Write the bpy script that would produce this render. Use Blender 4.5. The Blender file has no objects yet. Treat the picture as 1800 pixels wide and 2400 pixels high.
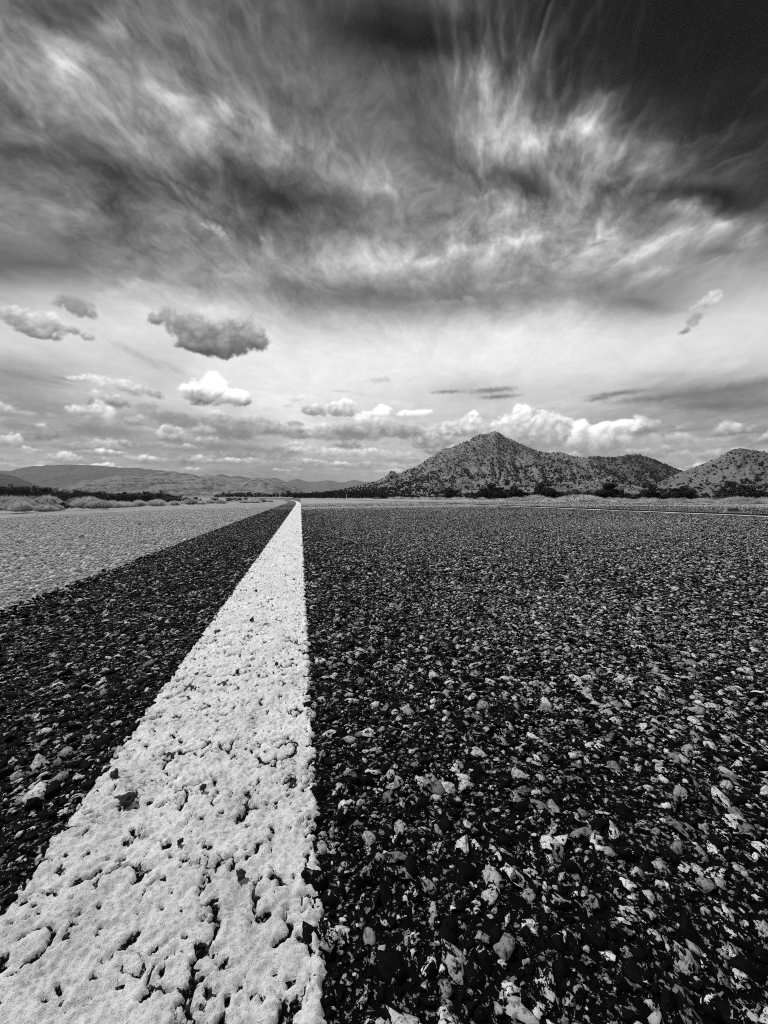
import bpy, math, random
import numpy as np
from mathutils import Vector, noise as mn

rnd = random.Random(7)
rng = np.random.default_rng(7)
C = bpy.context.scene.collection
scene = bpy.context.scene

# ------------------------------------------------------------------ camera
CAM_H = 0.20                      # the phone rests almost on the asphalt
cam_d = bpy.data.cameras.new('camera')
cam_d.sensor_fit = 'VERTICAL'
cam_d.sensor_width = 27.0
cam_d.sensor_height = 36.0
cam_d.lens = 13.5
cam_d.shift_y = -33.0 / 2400.0
cam_d.clip_start = 0.01
cam_d.clip_end = 60000
cam = bpy.data.objects.new('camera', cam_d)
cam.location = (0, 0, CAM_H)
cam.rotation_euler = (math.radians(90), 0, 0)
C.objects.link(cam)
scene.camera = cam

# ------------------------------------------------------------------ exposure
scene.view_settings.view_transform = 'Standard'
scene.view_settings.look = 'None'
scene.view_settings.gamma = 1
scene.view_settings.exposure = 0
scene.view_settings.use_curve_mapping = False
scene.render.film_transparent = False
scene.cycles.use_adaptive_sampling = True
scene.cycles.adaptive_threshold = 0.008
scene.cycles.max_bounces = 5
scene.cycles.diffuse_bounces = 3
scene.cycles.glossy_bounces = 2
scene.cycles.transparent_max_bounces = 8
scene.cycles.volume_bounces = 1
scene.cycles.use_denoising = False
scene.cycles.pixel_filter_type = 'BLACKMAN_HARRIS'
scene.cycles.filter_width = 1.0
scene.cycles.denoiser = 'OPENIMAGEDENOISE'

# ------------------------------------------------------------------ sun (ahead and to the left, high)
SUN_AZ = math.radians(-66)        # measured from +Y towards +X
SUN_EL = math.radians(56)
sd = Vector((math.sin(SUN_AZ) * math.cos(SUN_EL), math.cos(SUN_AZ) * math.cos(SUN_EL), math.sin(SUN_EL)))
sun_l = bpy.data.lights.new('sun', 'SUN')
sun_l.energy = 3.3
sun_l.angle = math.radians(0.5)
sun_l.color = (1, 1, 1)
sun = bpy.data.objects.new('sun', sun_l)
sun.rotation_euler = sd.to_track_quat('Z', 'Y').to_euler()
sun.location = (-20, 20, 40)
C.objects.link(sun)


# ------------------------------------------------------------------ node helpers
class S:
    """a socket with arithmetic"""
    def __init__(self, nt, sock):
        self.nt, self.s = nt, sock

    def _m(self, op, *a):
        n = self.nt.nodes.new('ShaderNodeMath')
        n.operation = op
        for i, v in enumerate(a):
            if isinstance(v, S):
                self.nt.links.new(v.s, n.inputs[i])
            else:
                n.inputs[i].default_value = float(v)
        return S(self.nt, n.outputs[0])

    def __add__(self, o): return self._m('ADD', self, o)
    __radd__ = __add__
    def __mul__(self, o): return self._m('MULTIPLY', self, o)
    __rmul__ = __mul__
    def __sub__(self, o): return self._m('SUBTRACT', self, o)
    def __rsub__(self, o): return self._m('SUBTRACT', o, self)
    def __truediv__(self, o): return self._m('DIVIDE', self, o)
    def __rtruediv__(self, o): return self._m('DIVIDE', o, self)
    def __pow__(self, o): return self._m('POWER', self, o)
    def max(self, o): return self._m('MAXIMUM', self, o)
    def min(self, o): return self._m('MINIMUM', self, o)
    def sqrt(self): return self._m('SQRT', self)
    def madd(self, a, b): return self._m('MULTIPLY_ADD', self, a, b)


def smooth(nt, x, a, b, lo=0.0, hi=1.0, kind='SMOOTHSTEP'):
    n = nt.nodes.new('ShaderNodeMapRange')
    n.interpolation_type = kind
    n.clamp = True
    nt.links.new(x.s, n.inputs[0])
    for i, v in zip((1, 2, 3, 4), (a, b, lo, hi)):
        if isinstance(v, S):
            nt.links.new(v.s, n.inputs[i])
        else:
            n.inputs[i].default_value = v
    return S(nt, n.outputs[0])


def mixf(nt, f, a, b):
    n = nt.nodes.new('ShaderNodeMix')
    n.data_type = 'FLOAT'
    n.clamp_factor = True
    for i, v in zip((0, 2, 3), (f, a, b)):
        if isinstance(v, S):
            nt.links.new(v.s, n.inputs[i])
        else:
            n.inputs[i].default_value = v
    return S(nt, n.outputs[0])


def noise(nt, vec, scale, detail=4, rough=0.5, dist=0.0, lac=2.0, out=0):
    n = nt.nodes.new('ShaderNodeTexNoise')
    n.inputs['Scale'].default_value = scale
    n.inputs['Detail'].default_value = detail
    n.inputs['Roughness'].default_value = rough
    n.inputs['Lacunarity'].default_value = lac
    n.inputs['Distortion'].default_value = dist
    nt.links.new(vec.s, n.inputs['Vector'])
    return S(nt, n.outputs[out])


def voronoi(nt, vec, scale, feature='F1', out=0, rand=1.0, smoothness=None):
    n = nt.nodes.new('ShaderNodeTexVoronoi')
    n.feature = feature
    n.inputs['Scale'].default_value = scale
    n.inputs['Randomness'].default_value = rand
    nt.links.new(vec.s, n.inputs['Vector'])
    return S(nt, n.outputs[out])


def vmath(nt, op, a, b=None, scale=None):
    n = nt.nodes.new('ShaderNodeVectorMath')
    n.operation = op
    for i, v in enumerate((a, b)):
        if v is None:
            continue
        if isinstance(v, S):
            nt.links.new(v.s, n.inputs[i])
        else:
            n.inputs[i].default_value = v
    if scale is not None:
        if isinstance(scale, S):
            nt.links.new(scale.s, n.inputs['Scale'])
        else:
            n.inputs['Scale'].default_value = scale
    return S(nt, n.outputs['Value'] if op in ('LENGTH', 'DISTANCE', 'DOT_PRODUCT') else n.outputs[0])


def sep(nt, v):
    n = nt.nodes.new('ShaderNodeSeparateXYZ')
    nt.links.new(v.s, n.inputs[0])
    return [S(nt, o) for o in n.outputs]


def comb(nt, x, y, z):
    n = nt.nodes.new('ShaderNodeCombineXYZ')
    for i, v in enumerate((x, y, z)):
        if isinstance(v, S):
            nt.links.new(v.s, n.inputs[i])
        else:
            n.inputs[i].default_value = v
    return S(nt, n.outputs[0])


# ------------------------------------------------------------------ sky: Nishita through a red filter + veils of cirrus + cumulus
# ---- value helpers (2-D gradient noise on arrays)
_P = np.random.default_rng(11).permutation(4096)
_G = np.random.default_rng(12).uniform(0, 2 * np.pi, 4096)
_GX, _GY = np.cos(_G).astype(np.float32), np.sin(_G).astype(np.float32)


def pn(x, y, seed=0):
    """gradient noise, about -0.7 .. 0.7"""
    x = np.asarray(x, np.float32)
    y = np.asarray(y, np.float32)
    xi = np.floor(x)
    yi = np.floor(y)
    fx, fy = x - xi, y - yi
    xi = xi.astype(np.int32)
    yi = yi.astype(np.int32)
    u = fx * fx * fx * (fx * (fx * 6 - 15) + 10)
    v = fy * fy * fy * (fy * (fy * 6 - 15) + 10)
    h0 = _P[(xi + seed * 57) & 4095]
    h1 = _P[(xi + 1 + seed * 57) & 4095]

    def g(h, dy, ax, ay):
        k = _P[(h + yi + dy) & 4095]
        return _GX[k] * ax + _GY[k] * ay
    a = g(h0, 0, fx, fy)
    b = g(h1, 0, fx - 1, fy)
    c = g(h0, 1, fx, fy - 1)
    d = g(h1, 1, fx - 1, fy - 1)
    return (a + (b - a) * u) * (1 - v) + (c + (d - c) * u) * v


def fbm(x, y, octaves=5, rough=0.5, seed=0, lac=2.03, billow=False):
    s, a, t = 0, 1.0, 0.0
    for o in range(octaves):
        n = pn(x, y, seed + o * 3)
        s = s + a * (np.abs(n) * 2.2 - 0.5 if billow else n)
        t += a
        x, y = x * lac * 0.8 - y * lac * 0.6 + 17.3, x * lac * 0.6 + y * lac * 0.8 + 5.1
        a *= rough
    return s / t * 1.5


def ss(x, a, b):
    t = np.clip((x - a) / (b - a), 0, 1)
    return t * t * (3 - 2 * t)


# ---- the sky: tones of the veil (what the red-filtered film saw), laid out over azimuth and height
SKY_X = list(range(0, 1801, 100))
SKY_GRID = {
0:   [110, 100, 90, 100, 105, 100, 100, 80, 65, 60, 90, 95, 60, 35, 25, 18, 13, 12, 15],
60:   [150, 125, 90, 150, 115, 105, 100, 85, 60, 48, 55, 60, 55, 40, 25, 18, 14, 12, 14],
120:   [170, 170, 180, 110, 105, 105, 100, 95, 75, 50, 45, 60, 70, 35, 30, 22, 15, 12, 14],
180:   [130, 165, 175, 150, 125, 105, 100, 100, 100, 105, 95, 140, 85, 55, 40, 28, 22, 20, 22],
240:   [95, 110, 140, 150, 165, 170, 120, 100, 115, 85, 95, 145, 130, 60, 95, 55, 32, 28, 30],
300:   [119, 104, 109, 130, 150, 165, 150, 124, 124, 99, 100, 150, 150, 120, 170, 75, 55, 40, 38],
360:   [74, 84, 104, 114, 124, 130, 135, 150, 130, 104, 85, 125, 150, 140, 125, 140, 80, 60, 50],
420:   [124, 99, 99, 89, 94, 74, 84, 104, 150, 150, 115, 100, 75, 85, 150, 130, 100, 60, 55],
480:   [130, 130, 124, 94, 119, 99, 74, 84, 89, 130, 125, 110, 140, 150, 130, 100, 75, 60, 60],
540:   [125, 125, 115, 104, 104, 114, 99, 99, 99, 109, 150, 170, 165, 135, 175, 150, 170, 150, 130],
600:   [104, 120, 125, 140, 135, 135, 145, 155, 175, 190, 205, 200, 160, 160, 170, 165, 145, 130, 140],
640:   [92, 97, 102, 107, 122, 133, 160, 175, 190, 195, 185, 150, 140, 150, 150, 145, 150, 150, 165],
680:   [190, 195, 190, 185, 180, 144, 114, 104, 99, 104, 114, 109, 124, 134, 134, 139, 155, 185, 200],
720:   [183, 193, 208, 213, 213, 218, 198, 140, 110, 120, 150, 140, 150, 188, 150, 130, 170, 208, 213],
760:   [214, 219, 224, 229, 234, 229, 229, 214, 204, 204, 214, 229, 229, 229, 219, 209, 219, 224, 219],
820:   [214, 219, 214, 209, 209, 229, 234, 239, 239, 239, 239, 239, 239, 239, 234, 229, 229, 224, 219],
880:   [130, 150, 202, 212, 202, 237, 237, 237, 237, 237, 237, 237, 232, 227, 227, 222, 212, 207, 197],
915:   [186, 170, 206, 206, 211, 226, 236, 236, 231, 226, 211, 165, 196, 206, 196, 150, 125, 120, 120],
950:   [144, 144, 164, 184, 204, 229, 239, 239, 229, 219, 219, 214, 214, 209, 194, 174, 154, 144, 139],
1000:   [168, 158, 163, 168, 158, 158, 198, 228, 218, 198, 198, 198, 198, 178, 168, 148, 148, 148, 158],
1050:   [150, 160, 160, 160, 160, 155, 170, 190, 200, 190, 180, 180, 160, 160, 150, 165, 170, 170, 160],
1100:   [163, 163, 163, 163, 153, 148, 133, 138, 158, 173, 178, 173, 168, 163, 158, 158, 158, 158, 158],
1170:   [154, 154, 154, 154, 149, 144, 129, 134, 149, 159, 159, 159, 154, 154, 154, 154, 154, 154, 154],
}
HZ = 1167.0                       # image row of the horizon; 900 px is one unit of slope


def sky_grid():
    ys = sorted(SKY_GRID)
    a = np.array([SKY_GRID[y] for y in ys], np.float32)
    yy = np.arange(0, 1171, 15)
    b = np.stack([np.interp(yy, ys, a[:, k]) for k in range(a.shape[1])], 1)
    xx = np.arange(0, 1801, 25)
    c = np.stack([np.interp(xx, SKY_X, r) for r in b], 0)
    k = np.array([1, 4, 6, 4, 1], np.float32) / 16
    for _ in range(2):
        p = np.pad(c, 2, mode='edge')
        p = sum(k[i] * p[i:i + c.shape[0], :] for i in range(5))
        c = sum(k[i] * p[:, i:i + c.shape[1]] for i in range(5))
    return c


def grid_look(c, px, py):
    gx = np.clip(px / 25, 0, c.shape[1] - 1.001)
    gy = np.clip(py / 15, 0, c.shape[0] - 1.001)
    i, j = gx.astype(int), gy.astype(int)
    fx, fy = gx - i, gy - j
    return (c[j, i] * (1 - fx) + c[j, i + 1] * fx) * (1 - fy) + (c[j + 1, i] * (1 - fx) + c[j + 1, i + 1] * fx) * fy


# cumulus: ([ellipses px, py, rx, ry, turn], base row, top row, dark, bright, edge softness, opacity, lumpiness, flat base)
CLOUDS = [
    ([(445, 462, 50, 12, -38), (420, 448, 30, 10, -20)], 500, 430, 105, 150, 0.9, 0.65, 1.2, 0),
    ([(478, 528, 18, 7, -20), (515, 546, 34, 16, -35), (455, 560, 18, 8, 0)], 585, 520, 120, 190, 0.7, 0.8, 1.2, 0),
    ([(616, 562, 15, 7, -20), (645, 585, 16, 5, -20)], 600, 545, 120, 175, 0.8, 0.7, 1.2, 0),
    ([(330, 835, 170, 17, -24), (410, 865, 60, 16, -24)], 905, 780, 158, 168, 1.4, 0.6, 0.8, 0),
    ([(172, 712, 56, 26, 0), (190, 730, 40, 20, 0)], 758, 684, 128, 165, 0.5, 0.92, 1.0, 0.3),
    ([(40, 742, 80, 32, 0), (115, 757, 52, 32, -10), (205, 788, 24, 12, 0), (90, 782, 60, 14, 0), (165, 772, 34, 14, 0)], 800, 702, 118, 245, 0.4, 1.0, 1.0, 0.3),
    ([(410, 742, 50, 36, -10), (455, 775, 78, 44, -12), (538, 785, 76, 40, 0), (600, 792, 38, 38, 10), (577, 752, 22, 36, 0), (560, 765, 40, 24, 0), (362, 747, 20, 18, 0), (500, 815, 90, 26, 0)], 845, 702, 84, 205, 0.35, 1.0, 0.9, 0.15),
    ([(60, 882, 150, 8, -4), (150, 888, 60, 7, 0)], 905, 865, 120, 150, 0.9, 0.85, 0.6, 0.3),
    ([(228, 890, 42, 15, 0), (300, 908, 60, 18, -8), (362, 922, 32, 14, -10), (185, 888, 40, 7, 0)], 938, 876, 128, 248, 0.4, 1.0, 0.9, 0.6),
    ([(485, 922, 62, 32, 0), (502, 900, 34, 34, 0), (550, 930, 36, 24, 0), (458, 920, 38, 30, 0), (575, 935, 16, 20, 0)], 954, 905, 118, 285, 0.30, 1.0, 0.8, 0.9),
    ([(232, 965, 46, 32, 0), (195, 965, 40, 16, 0), (205, 1003, 40, 22, 0)], 1020, 938, 120, 255, 0.4, 1.0, 1.0, 0.5),
    ([(250, 1010, 130, 26, 0), (60, 1000, 120, 14, 0)], 1040, 985, 125, 150, 0.8, 0.85, 0.8, 0.5),
    ([(342, 952, 34, 12, 0), (360, 946, 14, 14, 0)], 965, 932, 135, 215, 0.5, 0.9, 1.0, 0.6),
    ([(420, 985, 110, 22, -6), (500, 1008, 90, 22, -6), (560, 1020, 60, 14, 0)], 1040, 960, 118, 150, 0.6, 0.9, 0.9, 0.5),
    ([(480, 1010, 40, 20, 0), (400, 1008, 26, 14, 0)], 1032, 985, 135, 235, 0.5, 0.85, 1.0, 0.5),
    ([(560, 1052, 150, 20, 0), (660, 1060, 60, 16, 0)], 1080, 1030, 118, 150, 0.8, 0.85, 0.9, 0.4),
    ([(640, 1001, 48, 7, -10), (700, 1022, 46, 10, 0)], 1035, 990, 125, 195, 0.5, 0.9, 0.8, 0.6),
    ([(692, 936, 24, 10, 0), (706, 930, 10, 10, 0), (676, 952, 12, 6, 0)], 956, 922, 190, 250, 0.5, 0.9, 1.0, 0.5),
    ([(692, 993, 28, 10, 0)], 1004, 980, 135, 205, 0.5, 0.9, 1.0, 0.7),
    ([(735, 962, 38, 16, 0), (800, 962, 44, 18, 0), (812, 945, 22, 16, 0), (785, 950, 16, 12, 0)], 980, 930, 150, 275, 0.3, 1.0, 0.9, 0.8),
    ([(870, 985, 56, 32, 0), (830, 1010, 84, 24, 0), (945, 1010, 90, 20, 0), (970, 968, 46, 9, 0), (900, 960, 24, 14, 0)], 1038, 952, 134, 272, 0.35, 1.0, 0.9, 0.8),
    ([(790, 1062, 90, 16, 0), (900, 1068, 100, 20, 0), (700, 1052, 50, 9, 0)], 1090, 1044, 140, 235, 0.6, 0.85, 1.0, 0.4),
    ([(640, 1085, 160, 10, 0), (840, 1095, 120, 12, 0)], 1105, 1072, 138, 190, 0.8, 0.7, 1.0, 0.4),
    ([(1040, 1005, 60, 16, 0), (1010, 1035, 70, 24, 0), (1105, 988, 34, 20, 0), (1106, 972, 13, 14, 0), (1165, 1010, 60, 26, 0)], 1062, 960, 142, 268, 0.4, 1.0, 0.9, 0.6),
    ([(1226, 962, 26, 20, 0), (1200, 985, 40, 22, 0), (1275, 985, 46, 28, 0), (1230, 1020, 90, 34, 0), (1330, 1000, 30, 26, 0)], 1075, 944, 142, 272, 0.35, 1.0, 0.9, 0.6),
    ([(1362, 1008, 26, 32, 0), (1440, 1000, 100, 17, 0), (1400, 1040, 90, 38, 0)], 1085, 980, 138, 275, 0.35, 1.0, 0.7, 0.5),
    ([(1520, 1035, 74, 28, 0), (1590, 1028, 60, 18, 0), (1610, 1050, 120, 22, 0)], 1080, 1002, 140, 215, 0.7, 0.85, 0.9, 0.4),
    ([(1670, 1030, 70, 5, 2), (1740, 1022, 50, 5, 0)], 1042, 1012, 170, 250, 0.8, 0.8, 0.7, 0.3),
    ([(1600, 1065, 50, 14, 0), (1780, 1060, 50, 8, 0)], 1085, 1048, 150, 215, 0.7, 0.8, 0.9, 0.4),
    ([(1150, 915, 90, 11, 0), (1170, 930, 70, 8, 0), (1050, 918, 60, 7, 0)], 945, 900, 108, 130, 1.0, 0.85, 0.6, 0),
    ([(1700, 915, 290, 26, 2), (1450, 922, 110, 10, 0), (1560, 932, 190, 14, -2), (1690, 950, 170, 18, -5), (1400, 935, 50, 8, 0)], 995, 890, 100, 122, 1.0, 0.95, 0.5, 0),
    ([(890, 891, 30, 8, 0), (905, 886, 12, 6, 0)], 902, 878, 190, 222, 0.5, 0.85, 0.8, 0.6),
    ([(800, 917, 44, 5, 0), (850, 925, 20, 4, 0)], 935, 905, 200, 195, 0.9, 0.6, 0.8, 0),
    ([(1655, 708, 44, 20, 35), (1632, 742, 46, 18, 52), (1606, 775, 18, 8, 30), (1682, 690, 16, 12, 40)], 800, 676, 142, 225, 0.4, 0.95, 1.2, 0),
]


# single wisps and gaps of the veil: px, py, half length, half width, turn (clockwise), tone added
WISPS = [
    (1150, 240, 120, 24, 95, 34), (1126, 170, 55, 18, 75, 32), (1195, 250, 90, 13, -72, 24), (1245, 185, 110, 11, -66, 28),
    (1300, 120, 130, 10, -62, 14), (1398, 290, 66, 24, -57, 62), (1425, 222, 34, 12, -15, 38), (1525, 372, 75, 10, -52, 30),
    (1250, 350, 66, 26, -50, 34), (1180, 60, 90, 13, -88, 26), (1232, 80, 95, 9, -74, 18), (1365, 90, 90, 7, -60, 15),
    (1340, 200, 60, 8, -60, 14), (1460, 300, 60, 8, -55, 16), (1500, 300, 70, 6, -58, 12), (1015, 90, 12, 40, 0, 14),
    (1700, 372, 66, 4, -18, 20), (1780, 200, 34, 8, -40, 20), (1600, 330, 160, 14, -15, 12), (1680, 300, 140, 12, -22, 10),
    (1620, 498, 66, 16, 22, 52), (1690, 528, 54, 13, -28, 50), (1560, 562, 84, 14, -22, 38), (1484, 592, 74, 12, -35, 32),
    (1400, 560, 66, 16, -50, 38), (1195, 488, 64, 16, -32, 32), (1140, 468, 64, 8, -12, 22), (1330, 600, 60, 10, -30, 22),
    (1240, 560, 90, 9, -25, 18), (1100, 590, 120, 10, -14, 18), (1770, 560, 50, 16, -40, 22), (1540, 640, 90, 10, -15, 18),
    (1040, 350, 50, 30, 60, -14), (1310, 420, 60, 14, 40, 18), (980, 420, 50, 12, 30, 16), (1060, 400, 40, 10, 15, 14),
    (868, 82, 100, 34, 22, -22), (1045, 62, 60, 26, 5, -12), (980, 110, 80, 20, 10, -20), (1660, 458, 80, 20, 12, -44), (1560, 448, 60, 14, 8, -22),
    (1228, 428, 66, 16, 12, -32), (30, 334, 80, 16, 10, -30), (140, 382, 110, 14, 16, -16), (560, 420, 90, 16, 22, -14),
    (645, 478, 100, 20, 12, -20), (770, 478, 70, 10, 6, -12), (320, 460, 60, 22, 20, -16), (1690, 590, 60, 8, -5, -22),
    (850, 440, 66, 16, 18, 30), (700, 345, 76, 16, 24, 28), (515, 240, 30, 18, 60, 26), (434, 246, 56, 24, 20, 26),
    (190, 132, 66, 28, 28, 22), (255, 60, 34, 22, 30, 40), (60, 150, 80, 50, 20, 10), (620, 290, 60, 14, 40, 16),
    (1290, 705, 60, 12, 5, -12), (110, 622, 90, 10, 3, -14), (930, 668, 90, 6, 4, 16), (1180, 668, 80, 6, -6, 18), (560, 662, 80, 6, 8, 14), (760, 672, 60, 5, 10, 14), (1060, 704, 60, 5, -4, 18),
    (1520, 715, 80, 12, 10, -26), (950, 618, 160, 14, -4, 8), (300, 680, 60, 9, -15, 18), (210, 395, 60, 5, 6, 14),
]


_rw = random.Random(5)
for _k in range(150):
    _x, _y = _rw.uniform(-20, 1820), _rw.uniform(-10, 640)
    if _k < 55:
        _x, _y = _rw.uniform(1060, 1560), _rw.uniform(-10, 420)
    _a = math.degrees(math.atan2(_y - 1150, _x - 1100)) + _rw.uniform(-14, 14)
    _amp = _rw.uniform(7, 20) * (1 if _rw.random() < 0.72 else -0.8)
    if _x < 1000:
        _a += 18 + _rw.uniform(-20, 20)
        _amp *= 0.6
    if _x > 1400 and _y < 260:
        _amp = abs(_amp) * 0.55
    WISPS.append((_x, _y, _rw.uniform(40, 120) * (0.6 if _y > 400 else 1), _rw.uniform(3.5, 9), _a, _amp))
# broken fair-weather cumulus further off, smaller and flatter towards the horizon
_rc = random.Random(77)
for _row, (_y0, _y1, _n, _w, _h) in enumerate(((1080, 1112, 26, 50, 7), (1045, 1085, 26, 52, 13), (1000, 1050, 20, 56, 21), (940, 1005, 11, 46, 22))):
    for _k in range(_n):
        _x = (_k + _rc.uniform(0.1, 0.9)) / _n * 1900 - 50
        if _row == 3 and not (_x < 660):
            continue
        _y = _rc.uniform(_y0, _y1)
        _ww, _hh = _w * _rc.uniform(0.6, 1.5), _h * _rc.uniform(0.7, 1.4)
        _e = [(_x, _y, _ww, _hh, 0), (_x + _rc.uniform(-.5, .5) * _ww, _y - _hh * 0.5, _ww * 0.45, _hh * 0.95, 0), (_x + _rc.uniform(-.6, .6) * _ww, _y - _hh * 0.1, _ww * 0.8, _hh * 0.6, 0)]
        CLOUDS.insert(0, (_e, _y + _hh * 0.75, _y - _hh * 1.5, _rc.uniform(112, 138), _rc.uniform(225, 280), 0.45, _rc.uniform(0.8, 1.0), 1.0, 0.8))


def sky_tone(az, t, cumulus=True):
    """display tone 0..1 of the sky for azimuth az (from +Y towards +X) and slope t; az, t are 2-D regular arrays"""
    az = az.astype(np.float32)
    t = t.astype(np.float32)
    azm = np.abs((az + math.pi / 4 + math.pi) % math.pi - math.pi / 2) * -1 + math.pi / 4   # mirrored, identity in view
    azm = np.where(True, np.abs(((az + math.pi / 4) % math.pi) - 0.0), 0)
    azm = np.where(azm > math.pi / 2, math.pi - azm, azm) - math.pi / 4
    px = 900 + 900 * np.tan(np.clip(azm, -0.7854, 0.7854))
    py = HZ - 900 * t / np.cos(azm)
    el = np.arctan(t)
    z = np.sin(el)
    cz = np.cos(el)
    dx, dy = np.sin(az) * cz, np.cos(az) * cz
    inv = 1.0 / (np.maximum(z, 0) + 0.13)
    ca, sa = math.cos(math.radians(14)), math.sin(math.radians(14))
    ac = (dx * ca - dy * sa) * inv
    al = (dx * sa + dy * ca) * inv
    hi = ss(z, 0.33, 0.60)
    # domain bending
    q1 = fbm(ac * 1.7, al * 1.2, 5, 0.55, 1)
    q2 = fbm(ac * 1.7 + 9, al * 1.2 + 4, 5, 0.55, 5)
    q3 = fbm(ac * 7, al * 2.6, 5, 0.62, 8)
    q4 = fbm(ac * 7 + 4, al * 3.6, 5, 0.62, 12)
    wa = 8 + 14 * hi
    wb = 7 + 13 * hi
    gx = px + q1 * wa * 2.2 + q3 * wb
    gy = py + q2 * wa * 1.5 + q4 * wb * 1.5
    base = grid_look(sky_grid(), gx, gy) / 255
    base = base + (0.32 - base) * ss(t, 1.45, 3.5)
    # fibres and mottling of the veil
    bx, by = ac + q1 * 0.16, al + q2 * 0.16
    st = fbm(bx * 3.4, by * 2.2, 7, 0.60, 20)
    fib = fbm(bx * 13.0 + q2 * 1.6, by * 3.0 + q1, 6, 0.60, 26)
    puf = fbm(bx * 8.0, by * 6.8, 7, 0.66, 32)
    fine = fbm(bx * 26.0, by * 16.0, 5, 0.68, 38)
    fz = ss(pn(bx * 1.3 + 3, by * 0.9, 50), -0.25, 0.35)        # where it is fibrous, where puffy
    a_st = 0.02 + 0.15 * hi
    a_fb = 0.01 + 0.12 * hi * fz * (0.15 + ss(px, 900, 1200))
    a_pf = 0.04 + 0.27 * hi * (1.25 - fz)
    a_fn = 0.012 + 0.13 * hi
    tone = base * (1 + st * a_st * 1.5 + fib * a_fb * 1.5 + puf * a_pf * 1.5 + fine * a_fn * 1.5)
    tone = tone + hi * (0.055 * puf + 0.035 * fine + 0.03 * st) * ss(base, 0.05, 0.3)
    wx_ = gx + fib * 16
    wy_ = gy + puf * 22
    inview = np.abs(az) < 1.0
    for (cx, cy, hl, hw, ang, amp) in WISPS:
        hw = hw * 1.25
        rr = max(hl, hw) * 2.2
        reg = inview & (np.abs(px - cx) < rr + 40) & (np.abs(py - cy) < rr + 40)
        JJ = np.where(reg.any(1))[0]
        II = np.where(reg.any(0))[0]
        if not len(JJ) or not len(II):
            continue
        sl = (slice(JJ[0], JJ[-1] + 1), slice(II[0], II[-1] + 1))
        c, s_ = math.cos(math.radians(ang)), math.sin(math.radians(ang))
        X = ((wx_[sl] - cx) * c + (wy_[sl] - cy) * s_) / hl
        Y = (-(wx_[sl] - cx) * s_ + (wy_[sl] - cy) * c) / hw
        g = np.exp(-(X * X) * 1.1 - (Y * Y) * 1.1) * inview[sl]
        tone[sl] += g * (amp / 255) * np.clip(1 + 0.7 * fib[sl] + 0.8 * puf[sl] + 0.5 * fine[sl], 0, 2)
    tone = tone + 0.05 * ss(z, 0.30, 0.6) * np.clip(fib + st * 0.6, 0, 1) * ss(base, 0.04, 0.4)
    # layering low down
    lay = fbm(np.abs(az) * 7 + q1, t * 36 + q2 * 1.5, 6, 0.60, 44)
    tone = tone + lay * 0.15 * ss(t, 0.34, 0.12) * (1 - 0.75 * ss(t, 0.07, 0.0))
    if not cumulus:
        return np.clip(tone, 0, 1.03)
    # distant broken cumulus, rows of grey bases with pale tops
    hx, hy = azm * 15 + q1 * 0.5, (t + 0.02) * 52
    cov = fbm(hx, hy, 3, 0.5, 60) + 0.60 * fbm(hx * 2.2, hy * 1.5, 5, 0.6, 66, billow=True)
    cov_up = fbm(hx - 0.22, hy + 0.55, 3, 0.5, 60) + 0.60 * fbm((hx - 0.22) * 2.2, (hy + 0.55) * 1.5, 5, 0.6, 66, billow=True)
    band = ss(t, 0.215, 0.15) * ss(t, 0.035, 0.075)
    m = ss(cov, -0.15, 0.55) * band * 0.5
    sh = np.clip(0.30 + (cov - cov_up) * 0.9, 0, 1)
    tone = tone * (1 - m) + m * (0.49 + 0.40 * sh)
    # the individual clouds
    a0, t0 = az[0, :], t[:, 0]
    for ells, by_, ty_, dk, br, soft, amt, lump, flat in CLOUDS:
        prm = []
        for (cx, cy, rx, ry, rot) in ells:
            a = math.atan((cx - 900) / 900)
            c = math.cos(a)
            prm.append((a, (HZ - cy) / 900 * c, rx / 900 * c * c, ry / 900 * c, math.radians(rot)))
        R = max(max(p[2], p[3]) for p in prm) * 1.35 + 0.01
        amin, amax = min(p[0] for p in prm) - R, max(p[0] for p in prm) + R
        Ry = max(p[3] + abs(math.sin(p[4])) * p[2] for p in prm) * 1.5 + 0.012
        tmin, tmax = min(p[1] for p in prm) - Ry, max(p[1] for p in prm) + Ry
        I = np.where((a0 > amin) & (a0 < amax))[0]
        J = np.where((t0 > tmin) & (t0 < tmax))[0]
        if len(I) < 3 or len(J) < 3:
            continue
        sl = (slice(J[0], J[-1] + 1), slice(I[0], I[-1] + 1))
        A, T = az[sl], t[sl]
        sc_ = 1.0 / max(0.014, min(0.05, prm[0][3]))
        wx = fbm(A * sc_ * 0.9, T * sc_ * 0.9, 4, 0.5, 70)
        wy = fbm(A * sc_ * 0.9 + 7, T * sc_ * 0.9, 4, 0.5, 74)
        A2, T2 = A + wx * 0.22 / sc_, T + wy * 0.22 / sc_
        f = np.full(A.shape, -9.0, np.float32)
        acc = 0
        for (a, tt, rx, ry, rot) in prm:
            c, s = math.cos(rot), math.sin(rot)
            X = ((A2 - a) * c + (T2 - tt) * s) / rx
            Y = (-(A2 - a) * s + (T2 - tt) * c) / ry
            r = 1 - np.sqrt(X * X + Y * Y)
            acc = acc + np.exp(r * 6)
        f = np.log(np.maximum(acc, 1e-20)) / 6
        bl = fbm(A * sc_ * 0.85 + 3, T * sc_ * 0.85, 6, 0.5, 80, billow=True)
        fn = fbm(A * sc_ * 6, T * sc_ * 6, 4, 0.6, 86)
        tb = (HZ - by_) / 900 * math.cos(prm[0][0])
        tt_ = (HZ - ty_) / 900 * math.cos(prm[0][0])
        H = f + lump * (0.42 * bl + 0.12 * fn)
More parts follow.
